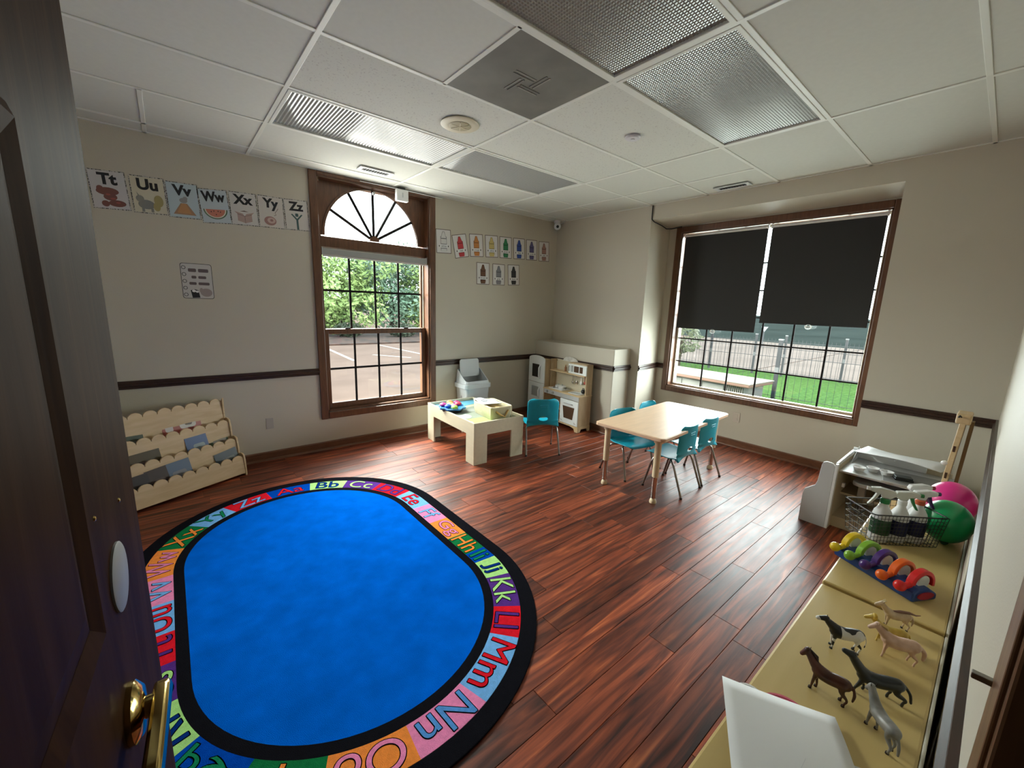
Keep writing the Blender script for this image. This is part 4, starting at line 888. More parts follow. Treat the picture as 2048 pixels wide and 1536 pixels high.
for x in (-.06, .065): MB().strip(circ(.03, 20, (x, 0)), circ(.042, 20, (x, 0)), XY, .006, .008, True).build('burner', M['black'], t)
t = kthing('toy_pot', 'white toy pot with a lid on the stove plate', 'toy pot', -.40, .09, .4487)
MB().lathe([(.0005, 0), (.045, 0), (.052, .03), (.0005, .031)], n=24).build('pot', M['white'], t, 0, True); MB().lathe([(.0005, .03), (.054, .03), (.05, .037), (.02, .046), (.0005, .047)], n=24).build('lid', M['white'], t, 0, True); MB().ball((0, 0, .052), .008, 10, 7).build('lid_knob', M['greyplastic'], t, 0, 'all')
for s in (-1, 1): MB().tube([(s * .05, -.012, .02), (s * .07, -.01, .022), (s * .07, .01, .022), (s * .05, .012, .02)], .004, 6).build('handle', M['black'], t)
t = kthing('toy_pan', 'white toy pan behind the toy pot with a small lid', 'toy pan', -.51, .125, .4487)
MB().lathe([(.0005, 0), (.036, 0), (.042, .022), (.0005, .023)], n=22).build('pan', M['white'], t, 0, True); MB().lathe([(.0005, .022), (.042, .022), (.036, .030), (.0005, .036)], n=22).build('lid', M['white'], t, 0, True); MB().ball((0, 0, .041), .007, 10, 7).build('lid_knob', M['greyplastic'], t, 0, 'all')
t = kthing('toy_sink', 'shallow white toy sink basin set on the counter end', 'toy sink', -.14, .09, .4405)
MB().strip(rrect(.15, .10, .02, 4), rrect(.19, .13, .025, 4), XY, 0, .006, True).build('rim', M['white'], t, .001); MB().prism(rrect(.155, .105, .02, 4), XY, 0, .002).build('basin', M['greyplastic'], t)
t = kthing('toy_kettle', 'small dark round toy kettle by the hutch side', 'toy kettle', -.065, .125, .4470)
MB().ball((0, 0, .026), (.03, .028, .026), 16, 10).build('body', M['black'], t, 0, 'all'); MB().tube([(-.02, 0, .04), (-.012, 0, .065), (.012, 0, .065), (.02, 0, .04)], .004, 6).build('handle', M['black'], t)
for i, (x, c, L, lb) in enumerate(((-.30, M['chrome'], .11, 'leftmost silver toy ladle hanging under the hutch shelf'), (-.24, M['chrome'], .10, 'silver toy spoon hanging beside the ladle under the hutch shelf'), (-.155, M['white'], .10, 'white toy cup-like spatula hanging in the middle of the hutch'), (-.095, col('toy_red', (.35, .06, .04), .5), .09, 'thin red-handled toy fork hanging in the hutch'), (-.05, col('toy_lime', (.40, .52, .10), .5), .13, 'lime green toy spatula hanging beside the hutch side panel'))):
    t = kthing('toy_utensil', lb, 'toy utensil', x, D - .03, .645 - L, 0); t['group'] = 'toy utensils hanging in the hutch'
    MB().tube([(0, 0, .02), (0, 0, L)], .004, 8).build('handle', c, t)
    MB().tube([(0, 0, L - .004), (0, .012, L + .004), (0, .019, L)], .002, 6).build('hook', M['chrome'], t)
    MB().ball((0, -.002, .012), (.018, .006, .022), 12, 8).build('head', c, t, 0, 'all')
t = kthing('toy_bottle', 'small brown toy bottle on the hutch shelf left of the microwave', 'toy bottle', -.42, .15, .6675)
MB().lathe([(.0005, 0), (.014, 0), (.014, .05), (.007, .06), (.007, .075), (.0005, .076)], n=14).build('bottle', col('toy_brown', (.25, .10, .04), .4), t, 0, True); MB().lathe([(.0005, .074), (.009, .074), (.009, .084), (.0005, .085)], n=12).build('cap', M['birch'], t, 0, True)
# ------------------------------------------------------------------ scalloped book rack (angled in the corner)
ra = math.atan2(.315, .665)
rk = thing('book_rack', 'pale wooden tiered book rack with scalloped front boards, left of the arched window', 'book rack', (-.233, 1.16, 0), ra)
# local x to the right (rack runs from -RWd to 0), y into depth
RWd = 0.88; RD = .235; wr = M['rack']
def scallop(L, zb, zt, n):
    pts = [(-L, zb), (0, zb)]; r = L / n / 2
    for k in range(n):
        cx = -r - 2 * r * k
        for i in range(9):
            a = PI * i / 8; pts.append((cx + r * math.cos(a) * .98, zt + r * .85 * math.sin(a)))
    pts.append((-L, zt)); return pts
tiers = [(0.0, .02, .15), (.075, .14, .285), (.150, .27, .43), (.218, .40, .60)]
for k, (yy, zb, zt) in enumerate(tiers):
    MB().prism(scallop(RWd, zb, zt - .012, 10), lambda u, v, tt, yy=yy, zb=zb: (u, yy + tt + (v - zb) * .12, v), 0, .010).build('scalloped_board', wr, rk, .001)
    if k < 3: B('tier_shelf', (-RWd, yy + .01, zb + .005), (0, yy + .10, zb + .014), wr, rk)
def side_poly():
    pts = [(-.004, 0), (RD + .03, 0), (RD + .03, .60)]
    for i in range(5): a = PI / 2 * i / 4; pts.append((RD + .03 - .02 - .02 * math.sin(a) + 0.0, .60 + .0 + .03 * math.sin(a)))
    for (yy, zb, zt), nx in zip(tiers[2::-1], (.19, .115, .04)):
        pts += [(yy + .075, zt + .10), (yy + .072, zt + .024), (yy + .055, zt + .035), (yy + .03, zt + .033), (yy + .012, zt + .02), (yy + .004, zt - .02)]
    return pts
for x in (0.0, -RWd - .012): MB().prism(side_poly(), lambda u, v, tt, x=x: (x + tt, u, v), 0, .012).build('side_panel', wr, rk, .002)
RM = Matrix.Translation((-.233, 1.16, 0)) @ Matrix.Rotation(ra, 4, 'Z')
def book(label, x, tier, wd, ht, th, c, tilt=0.0, pic=None, dy=0.0):
    yy, zb, zt = tiers[tier]
    p = RM @ Vector((x, yy + .030 + dy, zb + .016)); t = thing('picture_book', label, 'book', p, ra, 'books in the scalloped rack')
    t.rotation_euler = (math.radians(-14), math.radians(tilt), ra)
    nm = 'book_' + '_'.join('%02d' % int(q * 99) for q in c)
    B('cover', (-wd/2, 0, 0), (wd/2, .0015, ht), col(nm, c, .35), t); B('back_cover', (-wd/2, th - .0015, 0), (wd/2, th, ht), col(nm, c, .35), t)
    B('pages', (-wd/2 + .003, .0015, .002), (wd/2 - .003, th - .0015, ht - .003), M['paper'], t)
    if pic:
        for (px, pz, pw, ph, pc) in pic: MB().prism([(px + u, pz + v) for u, v in rrect(pw, ph, min(pw, ph) * .3, 4)], lambda u, v, tt: (u, -tt, v), 0, .0006).build('cover_picture', col('pic_' + '_'.join('%02d' % int(q * 99) for q in pc), pc, .4), t)
book('red and white picture book standing in the top tier of the rack', -.300, 2, .26, .285, .010, (.34, .09, .075), -1, [(-.085, .21, .05, .10, (.5, .44, .42)), (.04, .20, .11, .07, (.55, .52, .48)), (.045, .205, .05, .04, (.35, .3, .28))])
book('dark green picture book at the hidden end of the top tier', -.64, 2, .17, .215, .012, (.04, .055, .035), 2, [(0, .13, .11, .05, (.09, .09, .085))])
book('blue picture book lying at the middle of the second tier', -.245, 1, .15, .235, .010, (.06, .10, .22), -3, [(.01, .15, .08, .05, (.22, .26, .28))])
book('green and tan picture book beside the blue one in the second tier', -.10, 1, .17, .245, .010, (.08, .12, .06), -4, [(.02, .14, .10, .04, (.20, .16, .11))], .012)
book('brown picture book at the hidden end of the second tier', -.58, 1, .18, .21, .010, (.07, .05, .024), -2, [(0, .12, .10, .05, (.12, .08, .07))])
book('blue grey picture book in the bottom tier by the rack middle', -.42, 0, .16, .225, .010, (.10, .14, .20), -4, [(0, .13, .09, .05, (.18, .18, .20))])
book('dark brown picture book leaning in the bottom tier', -.55, 0, .13, .215, .012, (.05, .035, .03), -5, [(0, .12, .08, .04, (.09, .06, .05))])
book('black picture book with white pages at the door end of the bottom tier', -.68, 0, .15, .20, .016, (.03, .025, .025), -3)
book('slate picture book sticking out at the right end of the bottom tier', -.075, 0, .17, .20, .010, (.06, .075, .085), -8, [(.02, .13, .07, .03, (.12, .13, .12))])

# ------------------------------------------------------------------ white play unit in the far right corner
t = thing('white_play_unit', 'low white wooden play unit with a curved side panel in the far right corner', 'play unit', (2.775, -2.09, 0))
wp, bw = M['greypaint'], mat('beige_inner_board', (0.52, 0.44, 0.30), 0.5)
sp = [(.154, 0), (0, 0), (0, .452), (.012, .468), (.05, .472), (.068, .462), (.074, .44), (.082, .32), (.092, .285), (.12, .262), (.146, .24), (.154, .20)]
MB().prism(sp, lambda u, v, tt: (tt, u, v), 0, .016).build('side_panel', wp, t, .003)
B('edge_strip', (0.0, -.016, 0), (.034, 0, .468), M['white'], t, .002)
B('inner_side', (.034, -.016, .0), (.50, 0, .45), bw, t); B('toe_board', (.085, -.52, .0), (.101, -.016, .075), bw, t); B('floor_board', (.10, -.52, .06), (.50, -.016, .075), bw, t)
B('back_board', (.50, -.52, 0), (.515, 0, .45), bw, t); B('lower_shelf', (.22, -.52, .20), (.50, -.016, .215), bw, t); B('far_side', (.034, -.536, 0), (.50, -.52, .42), wp, t)
MB().prism(rrect(.24, .43, .05, 5), lambda u, v, tt: (.21 + u, -.30 + v, tt), .325, .352).build('sliding_shelf', wp, t, .006)
B('shelf_runner', (.075, -.055, .30), (.10, -.04, .325), M['white'], t)
B('bracket', (.20, -.15, .215), (.24, -.11, .325), mat('grey_bracket', (.35, .33, .29), .5), t, .004)
B('top_tray', (.06, -.525, .405), (.50, -.008, .418), M['silver'], t, .003)
B('tray_back', (.485, -.40, .418), (.50, 0, .492), M['white'], t, .003); B('tray_side', (.034, -.012, .405), (.50, .004, .472), M['white'], t, .003)
MB().prism([(.30, .418), (.485, .418), (.485, .51)], lambda u, v, tt: (u, -.03 - tt, v), 0, .004).build('corner_brace', M['white'], t)
for k, (dx, dy, r) in enumerate(((.16, -.10, .035), (.22, -.165, .034), (.21, -.235, .036))):
    c = thing('paper_cup', ['white paper dish nearest the curved panel on the play unit tray', 'middle white paper dish on the play unit tray', 'white paper dish nearest the grey board on the play unit tray'][k], 'dish', (2.775 + dx, -2.09 + dy, .4185), .3 * k, 'white dishes on the play unit')
    MB().lathe([(.0005, 0), (r * .7, 0), (r, .028), (r * .93, .028), (r * .65, .004), (.0005, .004)], n=20).build('dish', M['white'], c, 0, True); MB().strip(circ(r * .92, 20), circ(r * 1.08, 20), XY, .027, .030, True).build('rim', M['paper'], c)
c = thing('grey_board', 'flat grey board lying on the white play unit', 'board', (2.99, -2.44, .4185), .12); B('board', (-.15, -.155, 0), (.15, .13, .006), col('board_grey', (.19, .19, .185), .35), c, .002); B('edge', (-.155, -.16, 0), (-.15, .135, .009), M['silver'], c)
c = thing('black_eraser', 'small black felt eraser on the grey board', 'eraser', (2.95, -2.41, .4255), .35); B('felt', (-.03, -.045, 0), (.03, .045, .012), M['black'], c, .002); B('grip', (-.026, -.042, .012), (.026, .042, .024), col('eraser_grip', (.03, .035, .035), .5), c, .003)
c = thing('paper_sheet', 'large white paper sheet lying over the back of the play unit', 'paper', (3.20, -2.36, .494), -.2)
vs = []; fs = []; n = 8
for j in range(n + 1):
    for i in range(n + 1): x, y = -.11 + .22 * i / n, -.23 + .46 * j / n; vs.append((x, y, .012 * math.sin(j * .55 + i * .2) + .012))
o = MB().add(vs, [(j * (n + 1) + i, j * (n + 1) + i + 1, (j + 1) * (n + 1) + i + 1, (j + 1) * (n + 1) + i) for j in range(n) for i in range(n)]).build('sheet', M['paper'], c, 0, 'all'); md = o.modifiers.new('S', 'SOLIDIFY'); md.thickness = .0015
B('crease', (-.109, -.004, .004), (.109, .004, .006), M['paper'], c)
# wooden easel seen edge-on against the south wall
t = thing('wooden_easel', 'tall narrow wooden easel standing edge-on in the corner with white clips', 'easel', (2.45, -2.60, 0))
ew = M['birch']; bm_ = mat('brown_edge_wood', (0.16, 0.085, 0.024), 0.5)
e0, e1 = Vector((0.02, .055, .0)), Vector((.75, -.012, .90))
ex = lambda f, dx=0, dy=0: Vector((.12 + .36 * f + dx, .015 + .0 * f + dy, .96 * f))
MB().rings([[Vector((.10 + a, .028 + b, 0)) for a, b in ((-.02, -.012), (.02, -.012), (.02, .012), (-.02, .012))], [Vector((.30 + a, -.012 + b, .93)) for a, b in ((-.02, -.012), (.02, -.012), (.02, .012), (-.02, .012))]]).build('front_post', ew, t, .003)
MB().rings([[Vector((.29 + a, .03 + b, 0)) for a, b in ((-.02, -.012), (.02, -.012), (.02, .012), (-.02, .012))], [Vector((.36 + a, -.014 + b, .93)) for a, b in ((-.02, -.012), (.02, -.012), (.02, .012), (-.02, .012))]]).build('rear_post', bm_, t, .003)
MB().rings([[Vector((.22 + a, -.035 + b, .30)) for a, b in ((-.03, -.008), (.03, -.008), (.03, .008), (-.03, .008))], [Vector((.34 + a, -.045 + b, .90)) for a, b in ((-.03, -.008), (.03, -.008), (.03, .008), (-.03, .008))]]).build('panel', bm_, t, .002)
B('head_block', (.27, -.04, .885), (.40, .02, .945), ew, t, .008); MB().tube([(.27, .0, .925), (.25, .005, .935), (.245, .01, .925)], .004, 6).build('hook', M['black'], t)
for z in (.52, .66): 
    c = MB().ball((.10 + .2 * z / .93 - .01, .028 - .04 * z / .93 + .02, z), (.016, .016, .014), 12, 8).build('clip', mat('clear_white_clip', (.7, .68, .66), .3), t, 0, 'all')
for z in (.40, .59, .74): B('slot', (.10 + .2 * z / .93 - .022, .028 - .04 * z / .93 - .004, z - .024), (.10 + .2 * z / .93 - .018, .028 - .04 * z / .93 + .006, z + .024), M['trim'], t)

# ------------------------------------------------------------------ low shelves along the south wall
SZ = .59
def shelf_unit(label, x0, x1, z):
    t = thing('low_shelf', label, 'shelf', (x0, -2.715, 0), 0, 'yellow maple shelf units'); L = x1 - x0; Dp = .285
    B('top', (0, 0, z - .022), (L, Dp, z), M['shelf'], t, .006); B('side_panel', (0.004, .004, 0), (.02, Dp - .008, z - .022), M['shelf'], t); B('side_panel', (L - .02, .004, 0), (L - .004, Dp - .008, z - .022), M['shelf'], t)
    B('back_panel', (.02, .0045, .05), (L - .02, .012, z - .022), M['shelf'], t); B('middle_shelf', (.02, .012, .28), (L - .02, Dp - .012, .298), M['shelf'], t); B('bottom_shelf', (.02, .012, .05), (L - .02, Dp - .012, .068), M['shelf'], t)
    B('divider', (L/2 - .008, .012, .068), (L/2 + .008, Dp - .014, z - .022), M['shelf'], t); B('kick_board', (.02, Dp - .04, 0), (L - .02, Dp - .025, .05), M['shelf'], t)
    B('back_edge', (.0, -.006, z - .03), (L, .0, z + .002), mat('pale_back_edge', (.55, .52, .45), .5), t, .002); return t
shelf_unit('yellow maple low shelf nearest the doorway, toy animals on top', .045, .965, SZ)
u2 = shelf_unit('yellow maple low shelf farther along the wall, under the wire basket', .972, 2.00, SZ + .006)
MB().tube([(.004, .004, SZ + .003), (.004, .28, SZ + .003)], .006, 10).build('edge_bead', M['shelf'], u2, 0, True)
# loose sheet with plates below it, half off the shelf
def paper(label, pts, z, c, th=.0008, name='paper_sheet'):
    cx, cy = sum(p[0] for p in pts) / len(pts), sum(p[1] for p in pts) / len(pts)
    t = thing(name, label, 'paper', (cx, cy, z)); o = MB().prism([(u - cx, v - cy) for u, v in pts], XY, 0, th).build('sheet', c, t); return t
a_, b_ = Vector((.318, -2.39)), Vector((.420, -2.585)); dv = (b_ - a_); pv = Vector((dv.y, -dv.x)) * 1.27
c_, d_ = b_ + pv, a_ + pv
t = thing('paper_sheet', 'large blank white sheet overhanging the front edge of the low shelf', 'paper', ((a_.x + c_.x) / 2, (a_.y + c_.y) / 2, SZ + .0075))
vs = []; n = 10
for j in range(n + 1):
    for i in range(n + 1):
        p = a_ + dv * (i / n) + pv * (j / n); z = .010 * (1 - i / n) ** 2 + .006 * math.sin(j * .5) * (i / n) + .004; vs.append((p.x - t.location.x, p.y - t.location.y, z))
o = MB().add(vs, [(j * (n + 1) + i, j * (n + 1) + i + 1, (j + 1) * (n + 1) + i + 1, (j + 1) * (n + 1) + i) for j in range(n) for i in range(n)]).build('sheet', M['paper'], t, 0, 'all'); md = o.modifiers.new('S', 'SOLIDIFY'); md.thickness = .0006
B('pencil_line', (-.02, -.02, .0085), (.02, -.0195, .009), M['greyplastic'], t)
t = thing('pink_plate', 'pink toy plate peeking out from under the white sheet', 'plate', (.345, -2.515, SZ)); MB().lathe([(.0005, 0), (.035, 0), (.052, .004), (.050, .006), (.033, .003), (.0005, .003)], n=28).build('plate', col('toy_pink', (.62, .09, .16), .4), t, 0, True); MB().strip(circ(.048, 28), circ(.053, 28), XY, .003, .0065, True).build('rim', col('toy_pink', (.62, .09, .16), .4), t)
t = thing('clear_lid', 'pale plastic lid edge under the white sheet beside the pink plate', 'lid', (.335, -2.445, SZ)); MB().lathe([(.0005, 0), (.028, 0), (.03, .004), (.0005, .005)], n=20).build('lid', M['paper'], t, 0, True); MB().strip(circ(.026, 20), circ(.0305, 20), XY, .003, .0058, True).build('rim', M['white'], t)
t = thing('drawing_sheet', 'small drawing with faint grey lines at the bottom of the low shelf', 'paper', (.29, -2.655, SZ + .0005), .5); B('sheet', (-.06, -.04, 0), (.055, .03, .0008), M['paper'], t)
for k in range(3): MB().tube([(-.02 + .03 * k, -.03, .0012), (.0 + .025 * k, .0, .0012), (-.01 + .03 * k, .025, .0012)], .0008, 4).build('drawn_line', col('pencil', (.3, .3, .32), .8), t)

# ---- toy animals
def animal_mesh(p):
    """one continuous body: overlapping tapered limbs fused into a single skin; x forward, unit body"""
    g = p.get('girth', 1.0); lh = p.get('leg', 1.0); h = .60 * lh; mb = MB()
    def limb(pts, n=12):
        P = [Vector(q[0]) for q in pts]; R = [q[1] for q in pts]; pa, ra = [], []
        for i in range(len(P) - 1):
            p0, p1, p2, p3 = P[max(i - 1, 0)], P[i], P[i + 1], P[min(i + 2, len(P) - 1)]
            for k in range(4):
                t = k / 4; pa.append(.5 * (2 * p1 + (p2 - p0) * t + (2 * p0 - 5 * p1 + 4 * p2 - p3) * t * t + (3 * p1 - p0 - 3 * p2 + p3) * t ** 3)); ra.append(R[i] + (R[i + 1] - R[i]) * t)
        pa.append(P[-1]); ra.append(R[-1]); mb.tube(pa, ra, n)
        mb.ball(P[0], R[0], 12, 8); mb.ball(P[-1], R[-1], 12, 8)
    nu, nf, nl = p.get('neckup', 1), p.get('neckfwd', 1), p.get('neck', 1.0)
    limb([((-.35, 0, h + .02), .165 * g), ((-.20, 0, h + .0), .180 * g), ((.0, 0, h - .03), .182 * g), ((.18, 0, h - .01), .188 * g), ((.28, 0, h + .02), .165 * g)], 16)
    hd = Vector((.42 + .20 * nl * nf, 0, h + .15 + .27 * nl * nu)); pitch = p.get('pitch', -.45); ml = p.get('muzzle', .23); hs = p.get('head', 1)
    mz = hd + Vector((ml * math.cos(pitch), 0, ml * math.sin(pitch)))
    limb([((.24, 0, h + .04), .165 * g), ((.37, 0, h + .15 * nu), .135 * g), (hd - Vector((.03, 0, .05 * nu)), .090), (hd, .094 * hs)])
    limb([(hd, .098 * hs), (hd.lerp(mz, .5), .076 * hs), (mz, .060 * hs)])
    for s in (-1, 1):
        st = p.get('stride', .04) * s
        limb([((.28, s * .075 * g, h - .02), .085 * g), ((.31 + st * .4, s * .09 * g, h - .26 * lh), .045), ((.31 + st, s * .09 * g, .10), .030), ((.325 + st, s * .09 * g, .022), .036)], 10)
        limb([((-.33, s * .075 * g, h - .01), .11 * g), ((-.29 - st * .4, s * .095 * g, h - .20 * lh), .068), ((-.40 - st, s * .095 * g, h - .36 * lh), .036), ((-.365 - st, s * .095 * g, .10), .029), ((-.35 - st, s * .095 * g, .022), .036)], 10)
    tl = p.get('tail', ((-.52, .05), (-.58, -.16), (-.56, -.36))); tr = p.get('tailr', (.034, .042, .03))
    limb([((-.44, 0, h + .08), .03)] + [((x, 0, h + z), tr[k]) for k, (x, z) in enumerate(tl)], 8)
    me = bpy.data.meshes.new('body'); me.from_pydata([tuple(q) for q in mb.v], [], mb.f); me.update()
    bq = bmesh.new(); bq.from_mesh(me); bmesh.ops.recalc_face_normals(bq, faces=bq.faces[:]); bq.to_mesh(me); bq.free()
    o = bpy.data.objects.new('tmp', me); COL.objects.link(o); md = o.modifiers.new('R', 'REMESH'); md.mode = 'VOXEL'; md.voxel_size = .017
    md = o.modifiers.new('S', 'SMOOTH'); md.iterations = 5; md.factor = .5
    out = bpy.data.meshes.new_from_object(o.evaluated_get(bpy.context.evaluated_depsgraph_get())); bpy.data.objects.remove(o)
    return out, hd, mz, h
def patch_mat(name, c1, c2, sc, lo, hi, off=0.0):
    m, nt, b = nodes(name); tc = N(nt, 'ShaderNodeTexCoord'); mp = N(nt, 'ShaderNodeMapping'); mp.inputs['Location'].default_value = (off, off * .7, off * 1.3); no = N(nt, 'ShaderNodeTexNoise'); no.inputs['Scale'].default_value = sc; no.inputs['Detail'].default_value = 1.0
    nt.links.new(tc.outputs['Object'], mp.inputs[0]); nt.links.new(mp.outputs[0], no.inputs[0]); r = N(nt, 'ShaderNodeValToRGB'); e = r.color_ramp.elements; e[0].position = lo; e[1].position = hi; e[0].color = (*c1, 1); e[1].color = (*c2, 1)
    nt.links.new(no.outputs[0], r.inputs[0]); nt.links.new(r.outputs[0], b.inputs['Base Color']); b.inputs['Roughness'].default_value = .4; return m
def animal(name, label, x, y, ang, sc, m, p, ear=None, extra=None, hoof=None, z=None):
    t = thing(name, label, 'toy animal', (x, y, SZ if z is None else z), math.radians(ang), 'toy animals on the low shelf'); t.scale = (sc, sc, sc)
    me, hd, mz, h = animal_mesh(p); body = link('body', me, m, t, 0, 'all')
    ear = ear or m; el = p.get('ear', .07)
    for s in (-1, 1):
        b0 = hd + Vector((-.03, s * .045, .024)); MB().rings([[b0 + Vector((math.cos(q) * .022, math.sin(q) * .018, 0)) for q in (0, 1.57, 3.14, 4.71)], [b0 + Vector((-.02, s * .035, el)) + Vector((math.cos(q) * .006, math.sin(q) * .006, 0)) for q in (0, 1.57, 3.14, 4.71)]]).build('ear', ear, t)
        e = hd + (mz - hd) * .35 + Vector((0, s * .07 * p.get('head', 1), .02)); MB().ball(e, .011, 8, 6).build('eye', M['black'], t)
    if hoof:
        st = p.get('stride', .04)
        for s in (-1, 1):
            for xx in (.335 + st * s, -.34 - st * s): MB().lathe([(.0005, 0), (.046, 0), (.038, .055), (.0005, .056)], (xx, s * (.09 if xx > 0 else .095) * p.get('girth', 1), 0), 10).build('hoof', hoof, t, 0, True)
    if p.get('mane'):
        a, b = hd + Vector((-.03, 0, .07)), Vector((.30, 0, h + .17)); mid = (a + b) / 2 + Vector((-.07, 0, .05))
        MB().tube([a, mid, b], [.03, .045, .02], 8).build('mane', p['mane'], t, 0, True)
    if extra: extra(t, hd, mz, h)
    return t
brn = patch_mat('chestnut_toy', (.045, .013, .006), (.10, .03, .014), 3, .3, .7); dkb = mat('dark_mane', (.02, .008, .005), .5)
animal('toy_horse', 'brown toy horse nearest the white sheet, head turned to the room', .484, -2.556, 92, .080, brn, {'neck': 1.15, 'neckfwd': .75, 'stride': .05, 'mane': dkb, 'pitch': -1.0}, dkb, None, dkb)
cow = patch_mat('holstein_toy', (.70, .68, .64), (.012, .012, .014), 3.0, .545, .555, 2.3)
nt_ = cow.node_tree; b_n = nt_.nodes['Principled BSDF']; lk = b_n.inputs['Base Color'].links[0]; src = lk.from_socket
tc_n = [n for n in nt_.nodes if n.type == 'TEX_COORD'][0]; sx_ = N(nt_, 'ShaderNodeSeparateXYZ'); nt_.links.new(tc_n.outputs['Object'], sx_.inputs[0])
cmp_ = N(nt_, 'ShaderNodeMath', operation='GREATER_THAN'); cmp_.inputs[1].default_value = .17; nt_.links.new(sx_.outputs[0], cmp_.inputs[0])
cz_ = N(nt_, 'ShaderNodeMath', operation='GREATER_THAN'); cz_.inputs[1].default_value = .40; nt_.links.new(sx_.outputs[2], cz_.inputs[0])
an_ = N(nt_, 'ShaderNodeMath', operation='MULTIPLY'); nt_.links.new(cmp_.outputs[0], an_.inputs[0]); nt_.links.new(cz_.outputs[0], an_.inputs[1])
mx_ = N(nt_, 'ShaderNodeMix', data_type='RGBA'); nt_.links.new(an_.outputs[0], mx_.inputs[0]); nt_.links.new(src, mx_.inputs[6]); mx_.inputs[7].default_value = (.012, .012, .014, 1); nt_.links.new(mx_.outputs[2], b_n.inputs['Base Color'])
def cowx(t, hd, mz, h): MB().ball(mz + Vector((-.03, 0, .0)), (.10, .070, .066), 14, 9).build('muzzle', col('toy_white', (.72, .70, .66), .4), t, 0, 'all'); MB().ball((-.22, 0, h - .17), (.06, .05, .04), 10, 7).build('udder', col('toy_udder', (.7, .45, .4), .4), t, 0, 'all')
animal('toy_cow', 'black and white toy cow on the yellow shelf', .680, -2.545, 122, .080, cow, {'neck': .85, 'girth': 1.08, 'stride': .02, 'pitch': -.15, 'tailr': (.02, .016, .022)}, M['black'], cowx, M['black'])
blk = mat('black_toy_plastic', (.012, .015, .016), .32)
animal('toy_wolf', 'black toy wolf with raised head beside the brown horse', .573, -2.628, 116, .098, blk, {'leg': .72, 'neck': 1.0, 'neckup': 1.1, 'neckfwd': .7, 'pitch': .35, 'girth': .85, 'stride': .11, 'muzzle': .17, 'tail': ((-.50, .02), (-.60, -.14), (-.64, -.34)), 'tailr': (.035, .035, .03)})
gry = patch_mat('grey_toy', (.16, .155, .14), (.26, .25, .235), 5, .3, .7)
animal('toy_donkey', 'grey toy donkey with long ears, nearest the doorway', .452, -2.655, 42, .078, gry, {'neck': 1.05, 'neckfwd': .7, 'pitch': -.9, 'ear': .16, 'girth': .95, 'stride': .06, 'tail': ((-.48, .02), (-.56, -.2), (-.58, -.42))}, dkb, None, dkb)
tan = patch_mat('tan_pony_toy', (.50, .30, .20), (.66, .45, .34), 4, .3, .7); bld = mat('blond_mane', (.60, .42, .16), .5)
animal('toy_pony', 'pinkish tan toy pony with blond mane behind the cow', .752, -2.640, 112, .080, tan, {'neck': .9, 'neckfwd': 1.0, 'girth': 1.12, 'stride': .05, 'mane': bld, 'pitch': -.7, 'tail': ((-.52, .04), (-.62, -.12), (-.62, -.34)), 'tailr': (.05, .065, .05)}, bld)
yel = patch_mat('yellow_lion_toy', (.45, .30, .04), (.62, .45, .10), 4, .3, .7)
def lionx(t, hd, mz, h): MB().ball(hd + Vector((-.06, 0, -.01)), (.09, .15, .16), 14, 10).build('mane', mat('lion_mane', (.50, .32, .03), .6, var=.3, vscale=14), t, 0, 'all')
animal('toy_lion', 'yellow toy lion half hidden behind the tan pony', .808, -2.618, 112, .070, yel, {'leg': .85, 'neck': .9, 'stride': .06}, yel, lionx)
got = patch_mat('pale_goat_toy', (.46, .33, .20), (.62, .48, .33), 4, .3, .7); gbr = mat('goat_dark_back', (.20, .10, .07), .5)
def goatx(t, hd, mz, h):
    MB().tube([(.20, 0, h + .15), (-.10, 0, h + .20), (-.40, 0, h + .22), (-.62, 0, h + .16), (-.78, 0, h + .20)], [.03, .06, .05, .035, .015], 8).build('wing', gbr, t, 0, True)
    for s in (-1, 1): MB().tube([hd + Vector((-.02, s * .03, .06)), hd + Vector((-.06, s * .05, .15)), hd + Vector((-.12, s * .06, .18))], [.018, .014, .005], 6).build('horn', M['offwhite'], t, 0, True)
animal('toy_goat', 'pale horned toy goat with a dark back near the caterpillar toy', .895, -2.618, 122, .066, got, {'neck': 1.0, 'neckfwd': .8, 'stride': .04}, got, goatx, M['black'])

# ---- wire basket with spray bottles
ba = math.atan2(-.68, .73)
bk = thing('wire_basket', 'black wire basket holding spray bottles on the far low shelf', 'basket', (1.515, -2.518, SZ + .0065), ba)
bl, bd_, bh = .122, .062, .125; wm = M['black']
def wires(name, fn, nu, nv, r):
    mb = MB()
    for i in range(nu + 1): mb.tube([fn(i / nu, 0), fn(i / nu, 1)], r, 5)
    for j in range(nv + 1): mb.tube([fn(0, j / nv), fn(1, j / nv)], r, 5)
    return stuff(mb.build(name, wm, bk))
fl_ = .012
wires('front_mesh', lambda u, v: (-bl - fl_ * v + 2 * (bl + fl_ * v) * u, -bd_ - fl_ * v, .002 + bh * v), 20, 8, .0009)
wires('back_mesh', lambda u, v: (-bl - fl_ * v + 2 * (bl + fl_ * v) * u, bd_ + fl_ * v, .002 + bh * v), 12, 5, .0009)
for s, nm in ((-1, 'side_mesh'), (1, 'side_mesh')): wires(nm, lambda u, v: (s * (bl + fl_ * v), -bd_ - fl_ * v + 2 * (bd_ + fl_ * v) * u, .002 + bh * v), 6, 5, .0009)
wires('bottom_mesh', lambda u, v: (-bl + 2 * bl * u, -bd_ + 2 * bd_ * v, .002), 12, 6, .0009)
zr = bh + .002
MB().tube([(u, v, zr) for u, v in rrect(2 * (bl + fl_), 2 * (bd_ + fl_), .014, 4)], .0026, 6, True).build('rim', wm, bk, 0, True)
